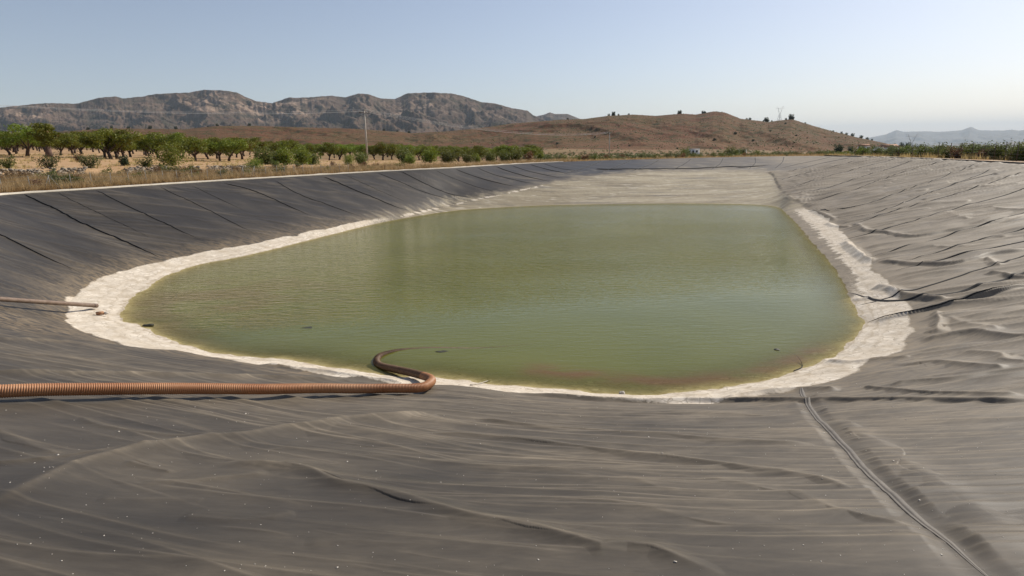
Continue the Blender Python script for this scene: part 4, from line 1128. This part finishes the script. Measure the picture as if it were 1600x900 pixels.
place(TD, *XY(27, 88), .95, 'browning orange-tinged tree between the leftmost green trees', 'tree')
place(TD, *XY(118, 104), .9, 'browning tree in the second row right of the thick trunked tree', 'tree')
rows = []
for Y in (112, 124, 137, 151, 167, 185, 206, 230):
    px = -40 + (Y * 7 % 23)
    while px < 835:
        step = 6.0 * FPX / Y * random.uniform(.85, 1.25)
        px += step
        lim = 40 if Y > 100 else 0
        if px < 835 and not (Y < 125 and 400 < px): rows.append((px + random.uniform(-4, 4), Y + random.uniform(-2.5, 2.5)))
# a few rows in the middle of the picture that are nearer the water
for px, Y in [(452, 120), (468, 128), (487, 120), (501, 128), (514, 121), (530, 132), (541, 124), (598, 126), (612, 134), (585, 134), (640, 130), (655, 140), (692, 138), (706, 146), (725, 150), (742, 156), (760, 160), (776, 166), (790, 170), (806, 176), (820, 182)]:
    rows.append((px, Y))
for i, (px, Y) in enumerate(rows):
    if 540 < px < 560 and Y < 150: continue
    zone = 'left end of the orchard' if px < 240 else 'middle of the orchard' if px < 520 else 'right end of the orchard'
    dep = 'middle rows' if Y < 160 else 'hindmost rows'
    place(T_[(i * 7 + 3) % 5], *XY(px, Y), random.uniform(.78, 1.05), 'green almond tree in the %s at the %s' % (dep, zone), 'tree', 'almond trees, %s, %s' % (dep, zone), sx=random.uniform(.85, 1.25))

B_ = dict(a=make_shrub(400, 'feathery_bush', 3.6, 1.7, 'leaf_b', 2600, .10, 8), b=make_shrub(401, 'round_bush', 2.4, 1.9, 'leaf_c', 2000, .10, 8),
          c=make_shrub(402, 'green_shrub', 1.0, .9, 'leaf_c', 900, .06, 6), d=make_shrub(403, 'grey_shrub', 1.1, 1.1, 'leaf_d', 900, .06, 6),
          e=make_shrub(404, 'dry_shrub', .9, 1.0, 'leaf_r', 800, .05, 7), f=make_shrub(405, 'evergreen_bush', 5.0, 4.0, 'leaf_pine', 1400, .35, 7),
          g=make_shrub(406, 'leafy_bush', 2.2, 1.5, 'leaf_b', 1800, .09, 7))
SH = [('a', 268, 66, 1.0, 'tall feathery light green bush standing in front of the orchard wall'),
      ('a', 395, 66, .62, 'light feathery bush growing behind the fence right of the pale rubble'),
      ('b', 414, 75, 1.15, 'big dark green bush at the left of the hedge clump'), ('b', 430, 78, 1.1, 'dense green bush second in the hedge clump'),
      ('g', 448, 77, 1.4, 'yellow-green bush in the middle of the hedge clump'), ('g', 470, 80, 1.4, 'yellow-green bush fourth in the hedge clump'), ('b', 486, 84, 1.1, 'olive bush closing the hedge clump on the right'),
      ('b', 562, 96, 1.1, 'dark rounded bush at the foot of the utility pole'), ('a', 544, 92, .6, 'pale wispy bush left of the utility pole'),
      ('b', 632, 104, 1.5, 'tallest dark bush right of the utility pole'), ('g', 640, 98, .95, 'small bright bush before the tallest dark bush'),
      ('g', 671, 112, 1.7, 'olive green bush beside the tallest dark bush'), ('b', 701, 118, 1.5, 'dark pointed bush in the right part of the tree line'),
      ('b', 730, 124, 1.2, 'low dark bush after the dark pointed one'), ('g', 745, 126, 1.2, 'bright low bush right of the low dark bush'), ('b', 765, 130, 1.4, 'dark bush a little before the end of the tree line'),
      ('b', 790, 134, 1.4, 'dark rounded bush near the end of the tree line'), ('b', 808, 136, 1.5, 'tall dark bush third from the end of the tree line'), ('e', 826, 138, 2.6, 'brownish bush second from the end of the tree line'), ('g', 845, 142, 1.1, 'small green bush ending the tree line'),
      ('c', 9, 52, 1.1, 'green shrub behind the fence at the left edge'), ('d', 74, 54, 1.2, 'grey green shrub below the rubble near the fence brace'),
      ('d', 137, 56, 1.25, 'rounded green shrub behind the fence right of the brace'), ('c', 165, 54, 1.0, 'dark green shrub touching the fence right of the rounded one'),
      ('c', 226, 60, 1.2, 'green shrub growing against the pale stone wall'), ('e', 240, 57, 1.2, 'dry brown shrub left of the feathery bush'), ('c', 256, 59, 1.2, 'olive shrub at the foot of the feathery bush'),
      ('e', 287, 60, 1.25, 'reddish dry shrub right of the feathery bush'), ('e', 368, 63, 1.1, 'dry shrub before the pale rubble'), ('e', 122, 66, 1.0, 'dry shrub on the terrace edge between the rubble walls'),
      ('e', 562, 76, .95, 'brown dry shrub on the kerb in front of the utility pole'), ('e', 586, 78, .95, 'brown dry shrub on the kerb right of the utility pole'), ('e', 520, 76, 1.0, 'dry shrub by the kerb left of the utility pole'),
      ('f', 193, 62, .20, 'very dark small bush beside the wall opening')]
for k_, px, Y, s, lab in SH:
    place(B_[k_], *XY(px, Y), s, lab, 'bush')
for i in range(75):
    a_px = random.uniform(-20, 700); rp3 = rim_pt0(a_px, random.uniform(3, 12))
    place(B_[random.choice('eecd')], rp3[0], rp3[1], random.uniform(.6, 1.15), 'scruffy low bush in the dry strip between the kerb and the orchard', 'bush', 'scruffy bushes in the dry strip behind the kerb')
# far side scrub behind the reservoir and right hand hedge
far_sh = []
for i in range(64):
    px = 860 + i * 7.0 + random.uniform(-3, 3); Y = random.uniform(112, 150)
    far_sh.append((px, Y))
for i, (px, Y) in enumerate(far_sh):
    k_ = random.choice('cdcde'); place(B_[k_], *XY(px, Y), random.uniform(.9, 1.7), 'low dry scrub bush along the far bank of the reservoir', 'bush', 'scrub bushes behind the far bank')
for px, Y, s in [(1072, 190, 1.1), (1133, 150, .6), (1140, 195, 1.5), (1150, 190, 1.2), (1160, 195, 1.3), (1183, 175, .9), (1282, 150, .8), (690 + 380, 200, 1.5)]:
    place(B_['b'], *XY(px, Y), s, 'dark green bush by the small white buildings beyond the far bank', 'bush', 'dark bushes beyond the far bank')
i = 0; px = 1292.0
while px < 1640:
    rimY = rim_r(az_of(px)) * math.cos(az_of(px))
    for q in range(2):
        rp3 = rim_pt0(px + random.uniform(-3, 3), random.uniform(3.9, 7.5))
        k_ = 'cdgbcdcd'[i % 8]; s = {'c': 1.7, 'd': 1.6, 'g': .72, 'b': .68}[k_] * random.uniform(.8, 1.15)
        place(B_[k_], rp3[0], rp3[1], s, 'green shrub in the dense row behind the right hand fence', 'bush', 'shrubs behind the right hand fence'); i += 1
    px += random.uniform(5, 10)
for px, s, lab in [(1441, 1.6, 'rust red shrub in the right hand row, nearer the far corner'), (1478, 1.3, 'rust brown shrub in the right hand row, right of the rust red one'), (1547, .6, 'small low brown tuft at the foot of the right hand fence'), (1590, 1.0, 'brown shrub at the right edge behind the fence')]:
    rp3 = rim_pt0(px, 3.6); place(B_['e'], rp3[0], rp3[1], s, lab, 'bush')
# farther belt of dark trees on the plain at the right
for px, Y, s in [(1310, 420, .9), (1330, 520, .8), (1350, 600, 1.0), (1372, 560, .9), (1392, 640, 1.3), (1412, 520, 1.5), (1438, 560, 1.4), (1455, 600, .7), (1475, 650, .7), (1500, 640, .7), (1520, 600, .6), (1557, 500, 1.2), (1580, 560, .8), (1345, 420, .7), (1420, 600, .8), (1382, 500, .7)]:
    place(B_['f'], *XY(px, Y, 228), s * 1.25, 'dark evergreen tree on the plain towards the far blue mountains', 'tree', 'dark trees on the distant plain')
# trees on the hills
for px in [951, 958, 960, 967, 982, 1060, 1062, 1098, 1101, 1167, 1171, 1193, 1198, 1206, 1228, 1236, 1238, 1258, 1302, 1315, 1323, 1332, 1345, 1355, 1362, 887]:
    p = hz_at(H2, px, 1.0); s = random.uniform(.6, 1.5) * (1.5 if px in (958, 1236, 1062, 1198) else 1)
    place(B_['f'], p[0], p[1], s, 'small dark tree on the skyline of the brown hill', 'tree', 'trees along the skyline of the brown hill', z=p[2] - 1.2)
for px, f in [(1228, .72), (1205, .55), (1246, .45), (1263, .45), (985, .3), (1118, .4), (1150, .5), (1178, .4), (1290, .6), (930, .45), (1060, .25), (870, .35), (1310, .5)]:
    p = hz_at(H2, px, f)
    place(B_['f'], p[0], p[1], random.uniform(.5, 1.0), 'dark bush scattered on the face of the brown hill', 'bush', 'bushes on the face of the brown hill', z=p[2] - .8)
for px in [138, 175, 200, 235, 325, 340, 389, 275, 600, 620, 640, 690]:
    p = hz_at(H1, px, 1.0 if px < 500 else .97)
    place(B_['f'], p[0], p[1], random.uniform(.6, 1.5), 'dark tree on the crest of the low foothills', 'tree', 'trees on the foothill crest', z=p[2] - 1.2)

# scrub as ground cover on hill faces: stuff
def scrub(name, Hd, n, px0, px1, f0, f1, smin, smax, mat, seed):
    r_ = np.random.default_rng(seed); V_, F_ = [], []
    pxs, rad_, A, Zn, u = Hd; nr_ = int((u <= 1).sum())
    ii = np.searchsorted(pxs, r_.uniform(px0, px1, n)); jj = (r_.uniform(f0, f1, n) * (nr_ - 2)).astype(int); ii = np.clip(ii, 0, len(pxs) - 2)
    fi, fj = r_.uniform(0, 1, n), r_.uniform(0, 1, n)
    def L(M_): return (M_[ii, jj] * (1 - fj) + M_[ii, jj + 1] * fj) * (1 - fi) + (M_[ii + 1, jj] * (1 - fj) + M_[ii + 1, jj + 1] * fj) * fi
    rr_ = L(rad_); aa = A[ii] * (1 - fi) + A[ii + 1] * fi; zz_ = L(Zn)
    P = np.stack([rr_ * np.sin(aa), rr_ * np.cos(aa), zz_], 1)
    keep = fbm(P[:, 0] * .01, P[:, 1] * .01, seed, 3) > -.12; P = P[keep]; n = len(P)
    s = r_.uniform(smin, smax, n)
    oc = np.array([[1, 0, .2], [.3, .9, .3], [-.8, .5, .2], [-.7, -.6, .25], [.4, -.9, .2], [.1, .1, 1.0], [0, 0, -.3]])
    fc = [(0, 1, 5), (1, 2, 5), (2, 3, 5), (3, 4, 5), (4, 0, 5), (1, 0, 6), (2, 1, 6), (3, 2, 6), (4, 3, 6), (0, 4, 6)]
    V_ = (P[:, None] + oc[None] * s[:, None, None] * r_.uniform(.6, 1.3, (n, 7, 1))).reshape(-1, 3)
    F_ = (np.arange(n)[:, None, None] * 7 + np.array(fc)[None]).reshape(-1, 3)
    tag(mesh_np(name, V_, F_, mat), kind='stuff')
scrub('hill_scrub', H2, 5500, 600, 1420, .02, .98, .4, 1.25, MAT['leaf_c'], 51)
scrub('foothill_scrub', H1, 3000, -200, 800, .02, .98, .4, 1.1, MAT['leaf_d'], 52)
# scrub of the plain beyond the far bank
def plain_scrub(name, n, px0, px1, Y0, Y1, smin, smax, mat, seed, thr=-.1):
    r_ = np.random.default_rng(seed)
    px_ = r_.uniform(px0, px1, n); Yn = np.exp(r_.uniform(math.log(Y0), math.log(Y1), n))
    D_ = np.array([ray(p, 240) for p in px_]); x_ = D_[:, 0] / D_[:, 1] * Yn
    keep = fbm(x_ * .012, Yn * .02, seed, 3) > thr; x_, Yn = x_[keep], Yn[keep]; n = len(x_)
    z_ = ground_z(x_, Yn); s = r_.uniform(smin, smax, n)
    per = 26
    d = r_.normal(size=(n, per, 3)); d /= np.linalg.norm(d, axis=2)[..., None]; d[..., 2] = np.abs(d[..., 2]) * .8
    C_ = np.stack([x_, Yn, z_], 1)[:, None] + d * s[:, None, None] * r_.uniform(.5, 1.1, (n, per, 1))
    t1 = r_.normal(size=(n, per, 3)); t1 /= np.linalg.norm(t1, axis=2)[..., None]; t2 = np.cross(t1, d); q = (s * .28)[:, None, None]
    V_ = np.stack([C_ - t1 * q, C_ - t2 * q * .7, C_ + t1 * q, C_ + t2 * q * .7], 2).reshape(-1, 3)
    tag(mesh_np(name, V_, np.arange(len(V_)).reshape(-1, 4), mat), kind='stuff')
plain_scrub('plain_scrub', 1800, 820, 1480, 135, 640, .5, 1.3, MAT['leaf_d'], 61)
plain_scrub('dark_plain_scrub', 500, 1290, 1640, 125, 620, .8, 2.0, MAT['leaf_c'], 62, -.3)

# dry grass: stuff
def grass(name, n, px0, px1, s0, s1, h0, h1, seed, thr=-.2, blades=14):
    r_ = np.random.default_rng(seed)
    px_ = r_.uniform(px0, px1, n); aa = np.array([az_of(p) for p in px_]); s_ = r_.uniform(s0, s1, n)
    rr_ = rim_r(aa) + s_; x_, y_ = rr_ * np.sin(aa), rr_ * np.cos(aa)
    keep = fbm(x_ * .25, y_ * .25, seed, 3) > thr; x_, y_ = x_[keep], y_[keep]; n = len(x_); z_ = ground_z(x_, y_)
    h = r_.uniform(h0, h1, n)
    an = r_.uniform(0, 6.28, (n, blades)); ln = r_.uniform(.1, .6, (n, blades)) * h[:, None]; hh = h[:, None] * r_.uniform(.5, 1.1, (n, blades))
    bx = x_[:, None] + np.cos(an) * .12; by = y_[:, None] + np.sin(an) * .12; bzz = np.broadcast_to(z_[:, None] - .03, bx.shape)
    tx = bx + np.cos(an) * ln; ty = by + np.sin(an) * ln; tz = bzz + hh
    w = .022 + .0 * bx; px2, py2 = -np.sin(an) * w, np.cos(an) * w
    V_ = np.stack([np.stack([bx - px2, by - py2, bzz], -1), np.stack([bx + px2, by + py2, bzz], -1), np.stack([tx, ty, tz], -1)], 2).reshape(-1, 3)
    tag(mesh_np(name, V_, np.arange(len(V_)).reshape(-1, 3), MAT['grass']), kind='stuff')
grass('dry_grass', 8500, -60, 900, .9, 13.5, .3, .95, 71, -.3, 16)
grass('dry_grass', 2600, 850, 1330, .3, 24, .25, .7, 72, -.3, 12)
grass('dry_grass', 1300, 1300, 1660, 5.5, 20, .3, .8, 73, -.1, 12)
grass('field_grass', 3500, -60, 640, 15, 60, .12, .35, 74, .02, 12)

# ================================================================== DRY STONE WALLS
print('walls')
def stone_wall(px0, px1, label, h=.85, dens=1.0, s_in=13.4):
    a0, a1 = az_of(px0), az_of(px1); r_ = random
    am = (a0 + a1) / 2; rm = rim_r(am) + s_in; org = (rm * math.sin(am), rm * math.cos(am)); oz = gz1(*org)
    root = MB(); L = rm * (a1 - a0) / math.cos(.5)
    n = int(L * 60 * dens)
    for i in range(n):
        a = r_.uniform(a0, a1); u = r_.random(); e = min((a - a0), (a1 - a)) / (a1 - a0) * 6
        if r_.random() > e + .3: continue
        r0_ = rim_r(a) + s_in + u * 1.7; x, y = r0_ * math.sin(a), r0_ * math.cos(a)
        s = r_.uniform(.07, .22)
        z = gz1(x, y) + s * .12 + r_.uniform(0, .10)
        root.box((x - org[0], y - org[1], z - oz), (s * r_.uniform(1, 1.7), s, s * r_.uniform(.5, .8)), r_.uniform(0, 3.1), .22, r_.uniform(-.3, .3))
    o = root.build('dry_stone_wall', MAT['stone']); o.location = (*org, oz)
    tag(o, label, 'stone wall', 'rubble terrace walls below the orchard')
stone_wall(-40, 66, 'grey rubble terrace wall at the far left behind the fence')
stone_wall(72, 132, 'low broken rubble wall right of the fence brace', dens=.7)
stone_wall(192, 262, 'pale collapsed stone wall left of the feathery bush')
stone_wall(278, 312, 'short stretch of pale stones right of the feathery bush', dens=.6)
stone_wall(322, 400, 'pale rubble heap with dark hollows under the forked trees')
stone_wall(498, 548, 'low pale stone wall seen between the bushes left of the pole', dens=.8)

# ================================================================== FENCES
def fence(pxs, off, hgt, postr, mat, label, wires, brace=None, tall=()):
    base = rim_pt(pxs[0], off); root = empty('wire_fence', tuple(base)); tag(root, label, 'fence')
    tops = []
    for k_, px in enumerate(pxs):
        p = rim_pt(px, off) - base; lean = random.uniform(-.03, .03)
        h_ = hgt * random.uniform(.95, 1.06)
        a = MB(); a.tube([[0, 0, -.2], [lean, lean, h_]], postr, 6)
        o = a.build('post', mat, root, True); o.location = tuple(p)
        tops.append((p, h_, lean))
    w = MB()
    for f in wires:
        pts_ = [p + np.array([l * f, l * f, h_ * f]) for p, h_, l in tops]
        for q0, q1 in zip(pts_[:-1], pts_[1:]):
            mid = (q0 + q1) / 2 - np.array([0, 0, .015 * random.random()]); w.tube([q0, mid, q1], .004, 4, cap=False)
    w.build('strand_wires', MAT['steel'], root)
    if brace:
        for (pa, pb) in brace:
            A_ = rim_pt(pa, off) - base; B2 = rim_pt(pb, off) - base; A_[2] += 1.0 * hgt; A_[2] -= .03
            a = MB(); a.tube([A_, B2], postr * .9, 6); a.build('brace', mat, root, True)
fp = [-22, 17, 55, 88, 124, 157, 187, 215, 243, 269, 290, 313, 336, 357, 375, 393, 411, 428, 446, 457, 472, 486, 500, 514, 528, 542, 556]
fence(fp, 1.3, 1.12, .017, MAT['steel'], 'low wire fence with thin steel posts along the pale kerb', (.25, .5, .75, .97), brace=[(88, 74), (88, 108), (393, 387), (411, 404)])
rp = [1322, 1347, 1372, 1392, 1410, 1430, 1447, 1462, 1478, 1494, 1509, 1524, 1541, 1555, 1568, 1582, 1598, 1615, 1635]
fence(rp, 2.6, 1.65, .028, MAT['rust'], 'dark wire fence with tall rusty posts along the right hand bank', (.2, .4, .6, .8, .97), brace=[(1535, 1530)])

# ================================================================== POLES, WIRES, PYLONS, HOUSES
def pole(px, Y, h, label, r=.14):
    x, y = XY(px, Y); z = gz1(x, y); root = empty('utility_pole', (x, y, z)); tag(root, label, 'utility pole')
    a = MB(); a.tube([[0, 0, -.4], [0, 0, h]], [r * 1.25, r * .8], 10); a.build('shaft', MAT['pole'], root, True)
    a = MB(); a.box((0, 0, h - .35), (1.9, .10, .10), .5); a.box((0, 0, h - .8), (.06, .06, .8), .5, rx=.5); a.build('crossarm', MAT['rust'], root)
    pts_ = []
    for k_ in (-.85, 0, .85):
        b_ = MB(); q = np.array([k_ * math.cos(.5), k_ * math.sin(.5), h - .3 + (.35 if k_ == 0 else 0)])
        b_.tube([q, q + [0, 0, .12], q + [0, 0, .14], q + [0, 0, .26]], [.05, .05, .08, .04], 8); b_.build('insulator', MAT['steel'], root, True)
        pts_.append(np.array([x, y, z]) + q + [0, 0, .26])
    return pts_
pa = pole(574, 118, 8.9, 'pale utility pole rising above the orchard bushes, the nearer one', .15)
pb = pole(952, 235, 8.6, 'thin pale utility pole beyond the far bank of the reservoir', .17)
pl_ = [np.array([*XY(-260, 62), 8.5]) + [k_, 0, 0] for k_ in (-.85, 0, .85)]
for k_ in range(3):
    for A_, B2, lab in ((pl_[k_], pa[k_], 'left'), (pa[k_], pb[k_], 'right')):
        t = np.linspace(0, 1, 24)[:, None]; sag = 1.1 if lab == 'left' else 2.2
        P_ = A_ * (1 - t) + B2 * t - np.array([0, 0, 1]) * (4 * sag * t * (1 - t))
        w = MB(); w.tube(P_, .010 if lab == 'left' else .014, 4, cap=False)
        tag(w.build('power_line', MAT['wire']), 'thin overhead power line running %s of the nearer utility pole' % lab, 'power line', 'overhead wires %s of the nearer pole' % lab)
def pylon(p, H, label, rz, kind='V'):
    root = empty('lattice_pylon', tuple(p), rz); tag(root, label, 'pylon')
    a = MB(); w = .34
    bw, ww = H * .13, H * .035; hw = H * .55
    for sx in (-1, 1):
        for sy in (-1, 1): a.tube([[sx * bw, sy * bw, -3], [sx * ww, sy * ww, hw]], w * .6, 4)
    lv = np.linspace(0, hw, 6)
    for z0, z1 in zip(lv[:-1], lv[1:]):
        f0 = bw + (ww - bw) * z0 / hw; f1 = bw + (ww - bw) * z1 / hw
        for sy in (-1, 1):
            a.tube([[-f0, sy * f0, z0], [f1, sy * f1, z1]], w * .32, 4); a.tube([[f0, sy * f0, z0], [-f1, sy * f1, z1]], w * .32, 4)
        for sx in (-1, 1):
            a.tube([[sx * f0, -f0, z0], [sx * f1, f1, z1]], w * .32, 4)
    a.build('lattice_body', MAT['pylon'], root)
    b_ = MB(); aw = H * (.24 if kind == 'V' else .16)
    for s in (-1, 1):
        b_.tube([[s * ww, 0, hw], [s * aw, 0, H]], w * .6, 4); b_.tube([[0, 0, hw], [s * aw * .9, 0, H * .93]], w * .4, 4)
        n_ = 5
        for q in range(n_):
            t0, t1 = q / n_, (q + 1) / n_
            b_.tube([[s * (ww + (aw - ww) * t0), 0, hw + (H - hw) * t0], [s * (.9 * aw) * t1, 0, hw + (H * .93 - hw) * t1]], w * .28, 4)
        b_.tube([[s * aw, 0, H], [s * (aw + H * .1), 0, H * .97]], w * .5, 4)
    b_.build('forked_head', MAT['pylon'], root)
    c_ = MB(); c_.tube([[-aw - H * .12, 0, H * .9], [aw + H * .12, 0, H * .9]], w * .5, 4); c_.tube([[-aw, 0, H * .86], [aw, 0, H * .86]], w * .35, 4); c_.build('crossbeam', MAT['pylon'], root)
p = hz_at(H2, 1218, 1.0); p = p * np.array([1.04, 1.04, 1.0]); p[2] -= 6
pylon(p, 37, 'grey lattice pylon standing on the brown hill skyline', .2, 'H')
x, y = XY(1424, 1150, 228); z = gz1(x, y); pylon((x, y, z - 1), 36, 'lattice pylon with wide forked head on the plain before the blue mountains', .1)

def house(px, Y, w, d, h, label, gable=True, wins=2, lift=0.0, py=236):
    x, y = XY(px, Y, py); z = gz1(x, y) + lift; root = empty('white_house', (x, y, z), random.uniform(-.3, .3)); tag(root, label, 'house')
    a = MB(); a.box((0, 0, h / 2 - 1.5), (w, d, h + 3)); a.build('wall', MAT['white_wall'], root)
    a = MB()
    if gable:
        o_ = .3; a.add([[-w / 2 - o_, -d / 2 - o_, h + .01], [w / 2 + o_, -d / 2 - o_, h + .01], [w / 2 + o_, d / 2 + o_, h + .01], [-w / 2 - o_, d / 2 + o_, h + .01], [-w / 2 - o_, 0, h + d * .28], [w / 2 + o_, 0, h + d * .28]],
              [(0, 1, 5, 4), (2, 3, 4, 5), (0, 4, 3), (1, 2, 5), (3, 2, 1, 0)])
    else: a.box((0, 0, h + .12), (w + .2, d + .2, .22))
    a.build('roof', MAT['roof'] if gable else MAT['white_wall'], root)
    for k_ in range(wins):
        b_ = MB(); b_.box((w * (-.28 + .56 * k_ / max(1, wins - 1)), -d / 2 - .02, h * .6), (.9, .08, 1.0)); b_.build('window', MAT['dark_open'], root)
    b_ = MB(); b_.box((0, -d / 2 - .03, 1.0), (.9, .08, 2.0)); b_.build('door', MAT['dark_open'], root)
house(1082, 330, 6.5, 5, 2.6, 'small white house beside a dark bush beyond the far bank, left one', False)
house(1160, 300, 3.0, 3, 2.0, 'tiny white hut among bushes beyond the far bank', False, 1)
house(1371, 400, 4.5, 5, 4.0, 'narrow pale tower-like house near the foot of the hill', False, 1)
house(1388, 430, 10, 7, 4.2, 'largest pale farmhouse with tiled roof at the hill foot', True)
house(1349, 480, 7, 5, 3.2, 'low farmhouse with tiled roof left of the largest one', True, lift=2)
print('done')
